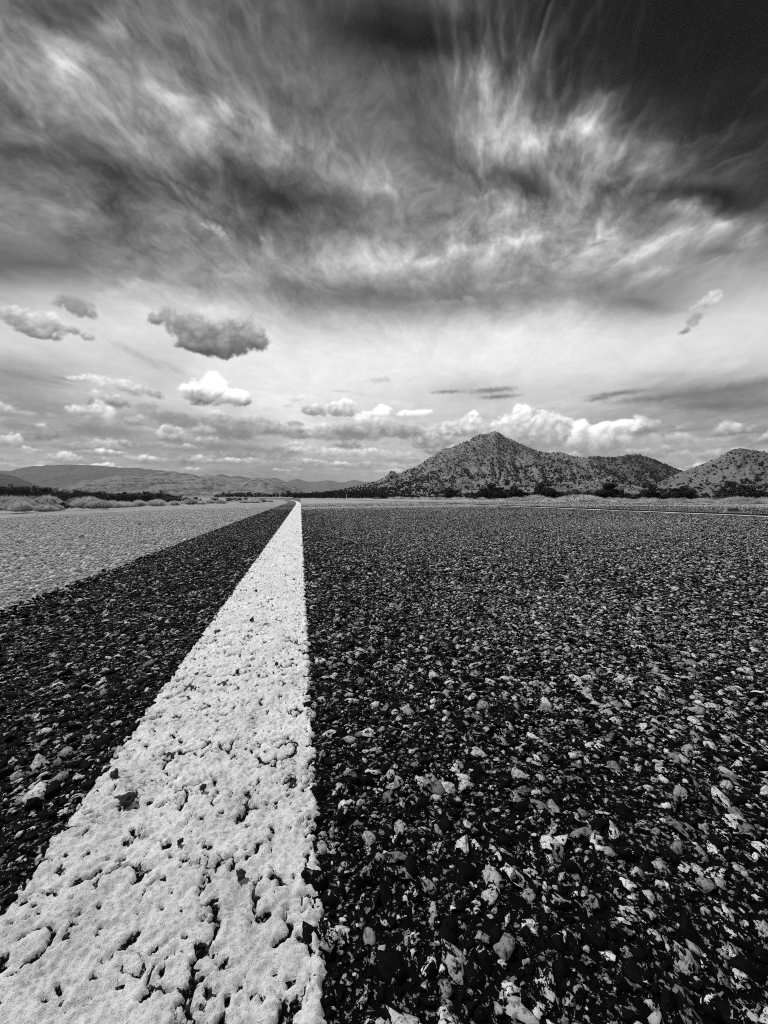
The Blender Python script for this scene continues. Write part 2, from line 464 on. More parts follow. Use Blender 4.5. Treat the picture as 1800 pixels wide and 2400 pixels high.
        if flat:
            H = np.minimum(H, (T - tb + wy * 0.0035) / (0.010 + 0.03 * (1 - flat)) * 0.6 + (1 - flat) * 0.1)
        al_ = ss(H, -0.02, soft) * amt
        h = np.clip((T - tb) / (tt_ - tb), 0, 1.15)
        # relief: slope of the lumps against light from upper left
        step_a, step_t = abs(a0[1] - a0[0]), abs(t0[1] - t0[0])
        bls = fbm(A * sc_ * 0.85 + 3, T * sc_ * 0.85, 3, 0.40, 80, billow=True)
        Hs = np.clip(f, -0.2, 1) * 0.5 + lump * 0.40 * bls
        gy_, gx_ = np.gradient(Hs, t0[J], a0[I])
        rel = (-(gy_) * 0.8 + gx_ * 0.55) / sc_
        sh = (h - 0.12 + 0.25 * wx) * 1.25 + 0.13 * np.clip(rel, -1.6, 1.6) * (0.25 + 0.75 * h) + 0.16 * bls + 0.06 * bl + 0.10 * (1 - np.clip(al_, 0, 1))
        sh = np.clip(sh, 0, 1)
        col = (dk + (br - dk) * sh) / 255
        tone[sl] = tone[sl] * (1 - al_) + col * al_
    return np.clip(tone, 0, 1.04)


def world():
    Wn, Hn = 4096, 1024                               # upper half of the sky sphere
    az_c = (np.arange(Wn) + 0.5) / Wn * 2 * math.pi - math.pi / 2
    az_c = (az_c + math.pi) % (2 * math.pi) - math.pi
    el_r = (np.arange(Hn) + 0.5) / Hn * math.pi / 2
    tr = np.minimum(np.tan(el_r), 60.0)
    # everything round the camera, a quarter as fine outside the camera's own quarter of the sky
    q = 4
    full = np.zeros((Hn, Wn), np.float32)
    order = np.argsort(az_c)
    azs = az_c[order]
    A, T = np.meshgrid(azs[::q] + (azs[1] - azs[0]) * (q - 1) / 2, tr[::q])
    co = sky_tone(A, T, cumulus=False)
    xi = np.arange(Wn) / q - 0.375
    yi = np.arange(Hn) / q - 0.375
    x0 = np.clip(np.floor(xi).astype(int), 0, co.shape[1] - 2)
    y0 = np.clip(np.floor(yi).astype(int), 0, co.shape[0] - 2)
    fx = np.clip(xi - x0, 0, 1)[None, :]
    fy = np.clip(yi - y0, 0, 1)[:, None]
    up = (co[y0][:, x0] * (1 - fx) + co[y0][:, x0 + 1] * fx) * (1 - fy) + (co[y0 + 1][:, x0] * (1 - fx) + co[y0 + 1][:, x0 + 1] * fx) * fy
    lim = math.radians(56)
    I = np.where(np.abs(azs) < lim)[0]
    A, T = np.meshgrid(azs[I], tr)
    fine = sky_tone(A, T)
    wgt = ss(np.abs(azs[I]), lim, lim - 0.12)[None, :]
    up[:, I] = fine * wgt + up[:, I] * (1 - wgt)
    full[:, order] = up
    lin = np.clip(full, 0, 1.04) ** 2.25
    img = bpy.data.images.new('sky_tones', Wn, Hn * 2, float_buffer=True, is_data=True)
    buf = np.ones((Hn * 2, Wn, 4), np.float32)
    buf[Hn:, :, :3] = lin[:, :, None]
    buf[:Hn, :, :3] = 0.09
    img.pixels.foreach_set(buf.ravel())
    img.update()
    img.pack()
    w = bpy.data.worlds.new('World')
    scene.world = w
    w.use_nodes = True
    w.cycles.sampling_method = 'MANUAL'
    w.cycles.sample_map_resolution = 512
    nt = w.node_tree
    nt.nodes.clear()
    L = nt.links
    tc = nt.nodes.new('ShaderNodeTexCoord')
    env = nt.nodes.new('ShaderNodeTexEnvironment')
    env.image = img
    env.interpolation = 'Cubic'
    L.new(tc.outputs['Generated'], env.inputs[0])
    # Nishita sky, seen through the red filter of a black and white picture
    sky = nt.nodes.new('ShaderNodeTexSky')
    sky.sky_type = 'NISHITA'
    sky.sun_disc = False
    sky.sun_elevation = SUN_EL
    sky.sun_rotation = SUN_AZ
    sky.air_density = 1.0
    sky.dust_density = 0.4
    sc = nt.nodes.new('ShaderNodeSeparateColor')
    L.new(sky.outputs[0], sc.inputs[0])
    red = S(nt, sc.outputs[0]) * 0.06
    bg1 = nt.nodes.new('ShaderNodeBackground')
    bg1.inputs[1].default_value = 0.05
    L.new(red.s, bg1.inputs[0])
    bg2 = nt.nodes.new('ShaderNodeBackground')
    bg2.inputs[1].default_value = 1.0
    L.new(env.outputs[0], bg2.inputs[0])
    add = nt.nodes.new('ShaderNodeAddShader')
    L.new(bg1.outputs[0], add.inputs[0])
    L.new(bg2.outputs[0], add.inputs[1])
    out = nt.nodes.new('ShaderNodeOutputWorld')
    L.new(add.outputs[0], out.inputs[0])


world()

# ==== GEOMETRY
# ------------------------------------------------------------------ object helpers
def tag(o, label=None, cat=None, group=None, kind=None):
    if label: o['label'] = label
    if cat: o['category'] = cat
    if group: o['group'] = group
    if kind: o['kind'] = kind
    return o


def mesh_np(name, co, faces, mat=None, smooth_=True, attrs=None):
    """mesh from numpy arrays; faces (n,3) or (n,4)"""
    me = bpy.data.meshes.new(name)
    co = np.asarray(co, np.float32)
    faces = np.asarray(faces, np.int32)
    n, k = faces.shape
    me.vertices.add(len(co))
    me.vertices.foreach_set('co', co.ravel())
    me.loops.add(n * k)
    me.loops.foreach_set('vertex_index', faces.ravel())
    me.polygons.add(n)
    me.polygons.foreach_set('loop_start', np.arange(0, n * k, k, dtype=np.int32))
    me.polygons.foreach_set('loop_total', np.full(n, k, np.int32))
    me.polygons.foreach_set('use_smooth', np.full(n, smooth_, bool))
    for an, av in (attrs or {}).items():
        at = me.attributes.new(an, 'FLOAT', 'POINT')
        at.data.foreach_set('value', np.asarray(av, np.float32))
    me.update(calc_edges=True)
    if mat: me.materials.append(mat)
    return me


def link(name, me, parent=None, loc=None):
    o = bpy.data.objects.new(name, me)
    C.objects.link(o)
    if parent: o.parent = parent
    if loc is not None: o.location = loc
    return o


def grid_faces(nu, nv):
    i = np.arange(nu - 1)[:, None] * nv + np.arange(nv - 1)[None, :]
    i = i.ravel()
    return np.stack([i, i + nv, i + nv + 1, i + 1], 1)


# ------------------------------------------------------------------ materials (a black and white world: every colour is a grey)
def new_mat(name):
    m = bpy.data.materials.new(name)
    m.use_nodes = True
    nt = m.node_tree
    nt.nodes.clear()
    out = nt.nodes.new('ShaderNodeOutputMaterial')
    b = nt.nodes.new('ShaderNodeBsdfPrincipled')
    nt.links.new(b.outputs[0], out.inputs[0])
    geo = nt.nodes.new('ShaderNodeNewGeometry')
    return m, nt, b, S(nt, geo.outputs['Position']), geo


def setg(nt, b, val, rough=0.8, spec=0.3):
    """grey base colour from a float socket"""
    if isinstance(val, S):
        nt.links.new(val.s, b.inputs['Base Color'])
    else:
        b.inputs['Base Color'].default_value = (val, val, val, 1)
    if isinstance(rough, S):
        nt.links.new(rough.s, b.inputs['Roughness'])
    else:
        b.inputs['Roughness'].default_value = rough
    b.inputs['Specular IOR Level'].default_value = spec


def bump(nt, b, h, strength=0.5, dist=0.001):
    n = nt.nodes.new('ShaderNodeBump')
    n.inputs['Strength'].default_value = strength
    n.inputs['Distance'].default_value = dist
    nt.links.new(h.s, n.inputs['Height'])
    nt.links.new(n.outputs[0], b.inputs['Normal'])


def attr(nt, name):
    n = nt.nodes.new('ShaderNodeAttribute')
    n.attribute_name = name
    return S(nt, n.outputs['Fac'])


def obj_random(nt):
    n = nt.nodes.new('ShaderNodeObjectInfo')
    return S(nt, n.outputs['Random'])


def mat_stone():
    """chip of the seal coat: grey rock showing through torn black binder"""
    m, nt, b, P, geo = new_mat('chip_stone')
    r = obj_random(nt)
    n1 = noise(nt, P, 230, 5, 0.60, 0.8)
    n2 = noise(nt, P, 1100, 4, 0.62)
    n3 = noise(nt, P, 22, 3, 0.5)
    N = S(nt, geo.outputs['True Normal'])
    nz = sep(nt, N)[2]
    lay = (n1 - 0.5) * 3.2 + (n2 - 0.5) * 0.9 + (nz - 0.80) * 1.0 + (r - 0.43) * 1.3 + (n3 - 0.5) * 0.9
    x, y, z = sep(nt, P)
    lay = lay + smooth(nt, x + y * 0.217, -0.15, 0.5, -0.32, 0.0)      # the outer strip carries no traffic and keeps its binder
    pit = smooth(nt, noise(nt, P, 480, 3, 0.6, 0.4), 0.53, 0.57)
    bare = smooth(nt, lay, 0.0, 0.10) * (1.0 - pit * 0.6)
    tone = smooth(nt, (r * 7.31)._m('FRACT', r * 7.31), 0.0, 1.0, 0.14, 0.66, 'LINEAR')
    rock = tone * (0.60 + 0.8 * n2)
    setg(nt, b, mixf(nt, bare, 0.0025, rock), mixf(nt, bare, 0.65, 0.75), 0.04)
    bump(nt, b, n2 * 0.6 + n1 * 1.5, 0.6, 0.0010)
    return m


def mat_asphalt():
    """binder and fine chips; carries the road on where single chips are too small to build"""
    m, nt, b, P, geo = new_mat('asphalt')
    d = vmath(nt, 'LENGTH', P)
    n1 = noise(nt, P, 330, 5, 0.62, 0.6)
    n0 = noise(nt, P, 1300, 3, 0.6)
    chip = smooth(nt, n1 + (n0 - 0.5) * 0.3, 0.575, 0.62)
    near = 0.0018 + chip * (0.03 + n0 * 0.36)
    # far: chips smaller than a pixel, the mix of greys stays
    n3 = noise(nt, P, 60, 6, 0.80, 0.0)
    n4 = noise(nt, P, 9, 6, 0.70)
    wear = noise(nt, P, 1.2, 6, 0.65)
    x, y, z = sep(nt, P)
    far = 0.16 + smooth(nt, n3, 0.38, 0.64, 0.0, 0.40) + (n4 - 0.5) * 0.26 + (wear - 0.5) * 0.10
    f = smooth(nt, d, 0.9, 4.0)
    left = smooth(nt, x + y * 0.217, -0.02, 0.0, 0.36, 1.0)
    setg(nt, b, mixf(nt, f, near, (far * left).max(0.008)), 0.65, 0.04)
    bump(nt, b, n1 * 0.8 + n3 * 2.0, 0.8, 0.003)
    return m


def mat_paint():
    """thick white line paint with glass beads, torn open beside the chips, with dark shadow ticks painted in"""
    m, nt, b, P, geo = new_mat('line_paint')
    bare = attr(nt, 'bare')
    dirt = attr(nt, 'dirt')
    n1 = noise(nt, P, 620, 5, 0.75, 0.3)
    n2 = noise(nt, P, 2200, 3, 0.6)
    n3 = noise(nt, P, 70, 4, 0.6)
    speck = smooth(nt, n1 * 0.6 + n2 * 0.4, 0.50, 0.62)
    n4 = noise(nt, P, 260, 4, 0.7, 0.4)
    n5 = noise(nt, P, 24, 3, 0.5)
    bf = smooth(nt, bare + (n1 - 0.5) * 1.2, 0.40, 0.55).max(smooth(nt, n4 + (n5 - 0.5) * 0.30, 0.665, 0.705))  # second term paints the small stones' shadow sides as dark ticks
    white = 0.88 - speck * 0.30 - smooth(nt, n3, 0.42, 0.68) * 0.12 - dirt * 0.40 * (0.5 + n1)
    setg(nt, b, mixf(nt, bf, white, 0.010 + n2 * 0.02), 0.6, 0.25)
    bump(nt, b, n2 * 0.4 + n1 + n4 * 0.8, 0.7, 0.0014)
    return m


def mat_paint_far(name, wear=0.25, tone=0.78):
    m, nt, b, P, geo = new_mat(name)
    n1 = noise(nt, P, 90, 5, 0.7)
    n2 = noise(nt, P, 5, 5, 0.6)
    gap = smooth(nt, n1 + (n2 - 0.5) * 0.4, 0.66 - wear * 0.4, 0.74 - wear * 0.4)
    setg(nt, b, mixf(nt, gap, tone, 0.06), 0.65, 0.2)
    bump(nt, b, n1, 0.5, 0.004)
    return m


def mat_gravel_stone():
    m, nt, b, P, geo = new_mat('pebble_stone')
    r = obj_random(nt)
    n1 = noise(nt, P, 120, 4, 0.6)
    setg(nt, b, smooth(nt, r, 0, 1, 0.26, 0.72, 'LINEAR') * (0.75 + 0.5 * n1), 0.85, 0.15)
    bump(nt, b, n1, 0.5, 0.002)
    return m


def mat_ground(name, lo, hi, s1, s2, bd=0.02, spots=0.0):
    m, nt, b, P, geo = new_mat(name)
    n1 = noise(nt, P, s1, 7, 0.72)
    n2 = noise(nt, P, s2, 6, 0.6)
    n3 = noise(nt, P, s2 / 25, 4, 0.5)
    v = lo + (hi - lo) * smooth(nt, n1 * 0.6 + n2 * 0.4, 0.36, 0.64)
    v = v * (0.85 + 0.3 * n3)
    if spots:
        v = v * (1 - smooth(nt, n2, 0.60, 0.70) * spots)
    setg(nt, b, v, 0.9, 0.1)
    bump(nt, b, n1, 0.9, bd)
    return m


def mat_leaf(name, lo, hi, sc=3.0, trans=True):
    m, nt, b, P, geo = new_mat(name)
    r = obj_random(nt)
    n1 = noise(nt, P, sc, 4, 0.6)
    v = (lo + (hi - lo) * smooth(nt, n1, 0.35, 0.65)) * (0.8 + r * 0.4)
    setg(nt, b, v, 0.8, 0.1)
    return m


def mat_brush(name, lo, hi, sc=8.0):
    """dry pale twigs and leaves, light passes through them"""
    m, nt, b, P, geo = new_mat(name)
    r = obj_random(nt)
    n1 = noise(nt, P, sc, 4, 0.6)
    v = (lo + (hi - lo) * smooth(nt, n1, 0.35, 0.65)) * (0.85 + r * 0.3)
    setg(nt, b, v, 0.85, 0.1)
    t = nt.nodes.new('ShaderNodeBsdfTranslucent')
    nt.links.new(v.s, t.inputs[0])
    mx = nt.nodes.new('ShaderNodeMixShader')
    mx.inputs[0].default_value = 0.42
    nt.links.new(b.outputs[0], mx.inputs[1])
    nt.links.new(t.outputs[0], mx.inputs[2])
    o = [n for n in nt.nodes if n.type == 'OUTPUT_MATERIAL'][0]
    nt.links.new(mx.outputs[0], o.inputs[0])
    return m


def mat_bark(name='bark', v0=0.08):
    m, nt, b, P, geo = new_mat(name)
    n1 = noise(nt, P, 14, 5, 0.6)
    setg(nt, b, v0 * (0.5 + n1), 0.9, 0.1)
    bump(nt, b, n1, 0.8, 0.02)
    return m


def mat_hill(name, base, dark, scale, strata=0.0, cover=0.45, fleck=0.5, bd=2.0):
    """dry slope: pale soil and grass, rock ledges, dark low scrub"""
    m, nt, b, P, geo = new_mat(name)
    x, y, z = sep(nt, P)
    Q = comb(nt, x, y * 0.30, z * 1.1)
    n1 = noise(nt, Q, 1.0 / scale, 8, 0.62, 0.3)
    n2 = noise(nt, Q, 7.0 / scale, 6, 0.70)
    n3 = noise(nt, Q, 0.18 / scale, 4, 0.6)
    rock = attr(nt, 'rock')
    v = dark + (base - dark) * smooth(nt, n1 * 0.55 + n2 * 0.45 + (n3 - 0.5) * 0.3, cover - 0.10, cover + 0.10)
    sc = smooth(nt, n2 * 0.7 + n1 * 0.3, 0.60, 0.66) * fleck
    v = v * (1 - sc)
    v = v * (1.0 - rock * (0.25 + 0.5 * n2))
    if strata:
        st = noise(nt, comb(nt, x * 0.011, y * 0.011, z * strata), 1.0, 7, 0.7, 0.5)
        v = v * (1 - smooth(nt, st, 0.52, 0.64) * 0.5)
    setg(nt, b, v, 0.95, 0.05)
    bump(nt, b, n1 + n2 * 0.6, 1.0, bd)
    return m


M_STONE = mat_stone()
M_ASPH = mat_asphalt()
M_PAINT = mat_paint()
M_LINE2 = mat_paint_far('worn_line_paint', 0.30, 0.70)
M_PEB = mat_gravel_stone()
M_BARK = mat_bark()
M_TWIG = mat_bark('dry_twig', 0.16)
M_JUN = mat_leaf('juniper_leaf', 0.018, 0.062, 3.0)
M_SCRUB = mat_leaf('scrub_leaf', 0.035, 0.10, 2.0)
M_SAGE = mat_brush('sage_leaf', 0.42, 0.66)
M_RABBIT = mat_brush('rabbitbrush_leaf', 0.42, 0.74, 3.0)
M_GREY = mat_brush('greybrush_leaf', 0.22, 0.36)

# ------------------------------------------------------------------ the line of the road: straight, then a long left-hand bend
D0 = np.array([-0.2121, 0.9772])
N0 = np.array([0.9772, 0.2121])
DS = 0.5
SMAX = 900.0
ss_ = np.arange(-20, SMAX, DS)
kap = np.where(ss_ < 9, 0, np.minimum((ss_ - 9) / 6.0, 1.0) / 300.0)
kap = np.where(ss_ > 260, kap * np.clip(1 - (ss_ - 260) / 60, 0, 1), kap)
th = np.cumsum(kap) * DS                         # turn to the left
hd = math.atan2(D0[1], D0[0]) + th
CX = np.cumsum(np.cos(hd)) * DS
CY = np.cumsum(np.sin(hd)) * DS
i0 = int(20 / DS)
CX -= CX[i0]
CY -= CY[i0]


def rise(s):
    u = np.clip(s - 36, 0, 600)
    return 0.75 * (u / 150.0) ** 2 / (1 + (u / 260.0) ** 2)


def bank(n):
    """cross fall: the outside of the bend is higher"""
    n = np.asarray(n, float)
    z = 0.0135 * np.clip(n, 0, 3.7) + 0.0075 * np.clip(n - 3.7, 0, 3.9)
    z = z + 0.013 * (n > 3.70) - 0.02 * np.clip(n - 7.6, 0, 8)
    return z


def road_xy(s, n):
    x = np.interp(s, ss_, CX)
    y = np.interp(s, ss_, CY)
    h = np.interp(s, ss_, hd)
    return x + n * np.sin(h), y - n * np.cos(h)


def road_pt(s, n, dz=0.0):
    x, y = road_xy(s, n)
    return x, y, rise(s) + bank(n) + dz


def s_samples(a, b, step0=0.15, g=0.03):
    out = [a]
    while out[-1] < b:
        out.append(out[-1] + step0 + g * max(0.0, abs(out[-1]) - 2) * 0.5)
    out[-1] = b
    return np.array(out)


def strip(name, s, n, dz, mat, parent=None, edge_noise=None, attrs=False):
    Sg, Ng = np.meshgrid(s, n, indexing='ij')
    if edge_noise:
        f = edge_noise(Sg, Ng)
        Ng = Ng + f
    x, y, z = road_pt(Sg, Ng)
    if callable(dz):
        z = z + dz(Sg, Ng)
    else:
        z = z + dz
    co = np.stack([x.ravel(), y.ravel(), z.ravel()], 1)
    me = mesh_np(name, co, grid_faces(len(s), len(n))[:, ::-1], mat)
    return link(name, me, parent)


LINE_L, LINE_R = -0.139, 0.0088
EDGE_L, EDGE_R = -0.508, 7.75


# roadbed -----------------------------------------------------------
def edge_wob(Sg, Ng):
    w = pn(Sg * 3.0, Sg * 0 + 2.2, 3) * 0.012 + pn(Sg * 17.0, Sg * 0 + 1.2, 4) * 0.008 + pn(Sg * 60, Sg * 0 + .7, 5) * 0.004
    w = w * np.clip(2.5 / (1 + 0.06 * np.abs(Sg)), 0, 1)
    return np.where(Ng <= EDGE_L + 1e-4, w, 0.0)


sA = np.concatenate([np.arange(-3, 0, 0.2), np.arange(0, 6, 0.02), np.arange(6, 30, 0.12), s_samples(30, 840, 0.8, 0.02)])
nA = np.array([EDGE_L, -0.50, -0.47, -0.42, -0.3, -0.139, 0.0088, 0.3, 1, 2, 3, 3.68, 3.699, 3.703, 4.5, 5.5, 6.5, 7.3, EDGE_R])


def asph_dz(Sg, Ng):
    z = np.where(Ng < -0.47, -0.006, 0.0)
    # slight waves of the mat across the far lane
    z = z + 0.004 * pn(Sg * 0.7, Ng * 1.6, 9) * (Ng > 1.0)
    return z


road = strip('road', sA, nA, asph_dz, M_ASPH, None, edge_wob)
tag(road, 'dark chip sealed asphalt road bending left between gravel and hills', None, None, 'structure')

# broken left rim of the mat
rim = strip('road_rim', sA, np.array([EDGE_L - 0.035, EDGE_L - 0.018, EDGE_L]), lambda a, b: np.select([b < EDGE_L - 0.03, b < EDGE_L - 0.012], [-0.045, -0.032], -0.006), M_ASPH, road, edge_wob)

# gravel shoulders --------------------------------------------------
M_SHO = mat_ground('shoulder_gravel', 0.16, 0.46, 75, 9, 0.012, 0.06)


def sho_dz(Sg, Ng):
    q = EDGE_L - Ng
    z = -0.028 - 0.028 * np.clip(q, 0, 3) - 0.035 * np.clip(q - 3, 0, 15)
    z = z + (pn(Sg * 2.1, Ng * 2.1, 21) * 0.010 + pn(Sg * 0.5, Ng * 0.5, 22) * 0.03 * np.clip(q, 0, 1)) * (q > 0.02)
    z = z + (pn(Sg * 30, Ng * 30, 23) * 0.004 + pn(Sg * 11, Ng * 11, 24) * 0.006) * (q > 0.02) * (np.abs(Sg) < 30)
    return z


sG = np.concatenate([np.arange(-3, 0, 0.1), np.arange(0, 6, 0.03), np.arange(6, 30, 0.12), s_samples(30, 840, 0.8, 0.02)])
nG = -np.concatenate([np.arange(0.495, 2.5, 0.03), np.arange(2.5, 8, 0.12), np.arange(8, 16, 0.5)])[::-1]
shoulder = strip('gravel_shoulder', sG, nG, sho_dz, M_SHO)
tag(shoulder, 'pale gravel shoulder left of the asphalt edge', None, None, 'structure')
nR = np.array([7.70, 7.9, 8.3, 9, 10, 12, 14, 16])
sh2 = strip('gravel_verge', sA, nR, lambda a, b: -0.012 - 0.035 * (b > 7.75), mat_ground('verge_sand', 0.26, 0.44, 60, 4, 0.02))
tag(sh2, 'pale sandy verge beyond the far edge of the road', None, None, 'structure')


# ground sheet ------------------------------------------------------
def ground_z(X, Y):
    """height of the open country: near the road it follows the road's grade a little lower"""
    sh = X.shape
    x, y = X.ravel(), Y.ravel()
    pick = slice(None, None, 8)
    cx, cy, sv, hv = CX[pick], CY[pick], ss_[pick], hd[pick]
    z = np.empty(len(x))
    for a in range(0, len(x), 4000):
        b = a + 4000
        dx = x[a:b, None] - cx[None]
        dy = y[a:b, None] - cy[None]
        k = np.argmin(dx * dx + dy * dy, 1)
        s = sv[k]
        ii = np.arange(len(k))
        n = dx[ii, k] * np.sin(hv[k]) - dy[ii, k] * np.cos(hv[k])
        q = np.clip(-n - 0.5, 0, 400)
        left = -0.60 - 0.02 * np.clip(q - 14, 0, 60)
        r = np.clip(n - 7.7, 0, 1e5)
        right = -0.17 + 0.004 * np.clip(r - 10, 0, 60)
        w = np.clip((n + 14) / 8.0, 0, 1)
        zz = rise(s) + np.where(n < -2, left, np.where(n > 5, right, -0.55))
        z[a:b] = zz
    far = np.clip((np.hypot(x, y) - 500) / 1500, 0, 1)
    z = z * (1 - far) + far * -1.5
    z = z + pn(x / 35, y / 35, 31) * 0.25 * np.clip((np.hypot(x, y) - 25) / 60, 0, 1)
    return z.reshape(sh)


def sinh_axis(n, a, b):
    u = np.linspace(-1, 1, n)
    v = np.sinh(u * 8.2) / math.sinh(8.2)
    return np.where(v < 0, v * a, v * b)


gx, gy = sinh_axis(240, 16000, 16000), sinh_axis(300, 3000, 17000)
GX, GY = np.meshgrid(gx, gy, indexing='ij')
GZ = ground_z(GX, GY)
M_GROUND = mat_ground('desert_floor', 0.20, 0.34, 14, 0.8, 0.05, 0.35)
me = mesh_np('ground', np.stack([GX.ravel(), GY.ravel(), GZ.ravel()], 1), grid_faces(len(gx), len(gy)), M_GROUND)
me.flip_normals()
tag(link('ground', me), 'dry desert floor reaching to the far hills', None, None, 'structure')


# ------------------------------------------------------------------ hills
def sil(pts, px):
    p = np.array(pts, float)
    return np.interp(px, p[:, 0], p[:, 1])


def hill(name, label, pts, dist, front, back, mat, nx=320, ny=110, rough=0.02, gully=0.05, base=-1.5, prof=1.25, seed=0,
         skew=0.0, step=0.0, rock_at=None, knob=None):
    """a ridge across the view: crest at y = dist (+ a bend), its skyline given as seen from the road"""
    px = np.linspace(pts[0][0], pts[-1][0], nx)
    py = sil(pts, px)
    X = (px - 900) / 900 * dist
    crest = CAM_H + (HZ - py) / 900 * dist
    bend = pn(X / dist * 3.1 + seed, X * 0 + 0.5, 40 + seed) * front * 0.25
    v = np.concatenate([np.linspace(-1, 0, ny), np.linspace(0, 1, ny // 4)[1:]])     # -1 foot, 0 crest, 1 back foot
    XX, VV = np.meshgrid(X, v, indexing='ij')
    crest2 = crest[:, None]
    q = np.clip(-VV, 0, 1)
    qb = np.clip(VV, 0, 1)
    h = crest2 - base
    # spurs and gullies run down the slope
    g1 = np.abs(pn(XX / (dist * 0.085) + seed * 3 + VV * 0.9, VV * 1.2 + seed, 50 + seed)) * 2
    g2 = np.abs(pn(XX / (dist * 0.030) + VV * 1.4, VV * 2.5 + 3, 53 + seed)) * 2
    spur = (g1 * 0.65 + g2 * 0.35)
    fade = np.clip(q * 2.4, 0, 1) * np.clip((1 - q) * 2.5, 0, 1)
    prf = (1 - q) ** prof
    z = base + h * np.where(VV <= 0, prf, (1 - qb) ** 1.2)
    z = z + h * (spur - 0.50) * gully * 4 * fade
    n1 = fbm(XX / (dist * 0.02), (VV * front) / (dist * 0.02), 5, 0.58, 57 + seed)
    z = z + h * n1 * rough * (0.25 + np.clip(q * 5, 0, 1)) * np.clip((1 - q) * 6, 0, 1) * np.clip((1 - qb) * 6, 0, 1)
    YY = dist + bend[:, None] + np.where(VV <= 0, VV * front, VV * back) + g1 * front * 0.03 * fade
    XX = XX + VV * skew * front
    # keep the skyline where it is seen although the crest line bends
    k = YY / dist
    near_crest = np.clip(1 - np.abs(VV) * 3, 0, 1)
    XX = XX * k
    z = CAM_H + (z - CAM_H) * (1 + (k - 1) * near_crest)
    rock = np.clip(fbm(XX / (dist * 0.05) + 3, z / (dist * 0.025), 5, 0.6, 63 + seed) * 1.6 - 0.35, 0, 1)
    if step:
        # ledges of harder rock
        lv = (z - base) / step + pn(XX / (dist * 0.10), z * 0 + 1, 66) * 1.3 + pn(XX / (dist * 0.03), z * 0 + 4, 69) * 0.3
        fr = lv - np.floor(lv)
        z = z + step * 0.22 * (ss(fr, 0.30, 0.60) - fr) * fade
        rock = rock * 0.4 + 0.9 * ss(np.abs(fr - 0.45), 0.16, 0.04) * ss(pn(XX / (dist * 0.035), z / step, 67), -0.05, 0.25)
    if rock_at:
        for (rx, ry, rw, rh, amp) in rock_at:
            rpx = 900 + 900 * XX / YY
            rpy = HZ - 900 * (z - CAM_H) / YY
            e = np.exp(-((rpx - rx) / rw) ** 2 - ((rpy - ry) / rh) ** 2)
            sl_ = fbm((rpx + rpy * 0.9) / 26, (rpx - rpy) / 7, 4, 0.6, 71)
            rock = np.clip(rock + e * amp * (0.6 + 1.3 * sl_), 0, 1)
            z = z + e * h * 0.05 * sl_
    co = np.stack([XX.ravel(), YY.ravel(), z.ravel()], 1)
    me = mesh_np(name, co, grid_faces(nx, len(v))[:, ::-1], mat, True, {'rock': rock.ravel()})
    o = link(name, me)
    tag(o, label, None, None, 'structure')
    return o, (XX, YY, z, VV)


M_H1 = mat_hill('scrub_slope', 0.265, 0.085, 7.0, cover=0.48, fleck=0.25, bd=1.8)
M_H2 = mat_hill('grass_slope', 0.205, 0.075, 7.0, cover=0.48, fleck=0.3, bd=1.2)
M_H3 = mat_hill('dark_scrub_slope', 0.175, 0.045, 8.0, cover=0.50, fleck=0.4, bd=1.8)
M_MESA = mat_hill('mesa_rock', 0.26, 0.07, 40.0, strata=0.035, cover=0.46, fleck=0.55, bd=9.0)
M_LOWH = mat_hill('dark_slope', 0.075, 0.04, 60.0, strata=0.03, cover=0.48, bd=6.0)
M_FAR = mat_hill('far_rock', 0.125, 0.085, 250.0, strata=0.012, cover=0.47, fleck=0.3, bd=20.0)

main_pts = [(690, 1162), (740, 1157), (790, 1150), (840, 1140), (880, 1128), (900, 1121), (911, 1112), (914, 1104), (922, 1105), (931, 1110), (945, 1107), (960, 1100),
            (975, 1095), (990, 1085), (1004, 1075), (1015, 1068), (1030, 1058), (1045, 1050), (1056, 1050), (1064, 1044), (1080, 1040), (1086, 1036), (1100, 1033),
            (1108, 1026), (1118, 1021), (1128, 1017), (1145, 1016), (1150, 1013), (1158, 1011), (1168, 1013), (1178, 1019), (1186, 1026), (1205, 1033), (1230, 1045),
            (1262, 1058), (1275, 1060), (1290, 1061), (1312, 1059), (1330, 1064), (1345, 1070), (1360, 1073), (1378, 1074), (1402, 1080), (1440, 1095), (1500, 1125), (1560, 1150), (1620, 1163)]
H_MAIN = hill('mountain', 'steep rocky mountain dotted with junipers behind the road', main_pts, 820, 560, 300, M_H1, 760, 220, 0.040, 0.060, -0.5, 1.32, 1,
              rock_at=[(1120, 1055, 60, 22, 0.55), (1165, 1075, 50, 26, 0.5), (1060, 1095, 40, 20, 0.45), (1180, 1040, 30, 12, 0.4), (918, 1115, 14, 12, 0.7)])
sad_pts = [(1300, 1125), (1340, 1090), (1370, 1076), (1388, 1070), (1402, 1068), (1412, 1071), (1440, 1072), (1465, 1067), (1478, 1065), (1492, 1065), (1506, 1068), (1520, 1072),
           (1555, 1086), (1580, 1096), (1600, 1103), (1640, 1120), (1700, 1150), (1760, 1163)]
H_SAD = hill('hill', 'long dark-crested hill between the mountain and the right-hand hill', sad_pts, 1060, 620, 300, M_H3, 400, 150, 0.030, 0.050, -0.5, 1.25, 2,
             rock_at=[(1530, 1085, 60, 14, 0.7), (1490, 1075, 50, 10, 0.6)])
rt_pts = [(1440, 1163), (1500, 1150), (1540, 1132), (1570, 1118), (1600, 1105), (1620, 1098), (1640, 1090), (1662, 1082), (1680, 1075), (1690, 1068), (1700, 1064), (1706, 1058), (1716, 1053),
          (1735, 1050), (1752, 1053), (1770, 1055), (1800, 1061), (1850, 1075), (1950, 1085), (2100, 1110), (2300, 1150), (2400, 1165)]
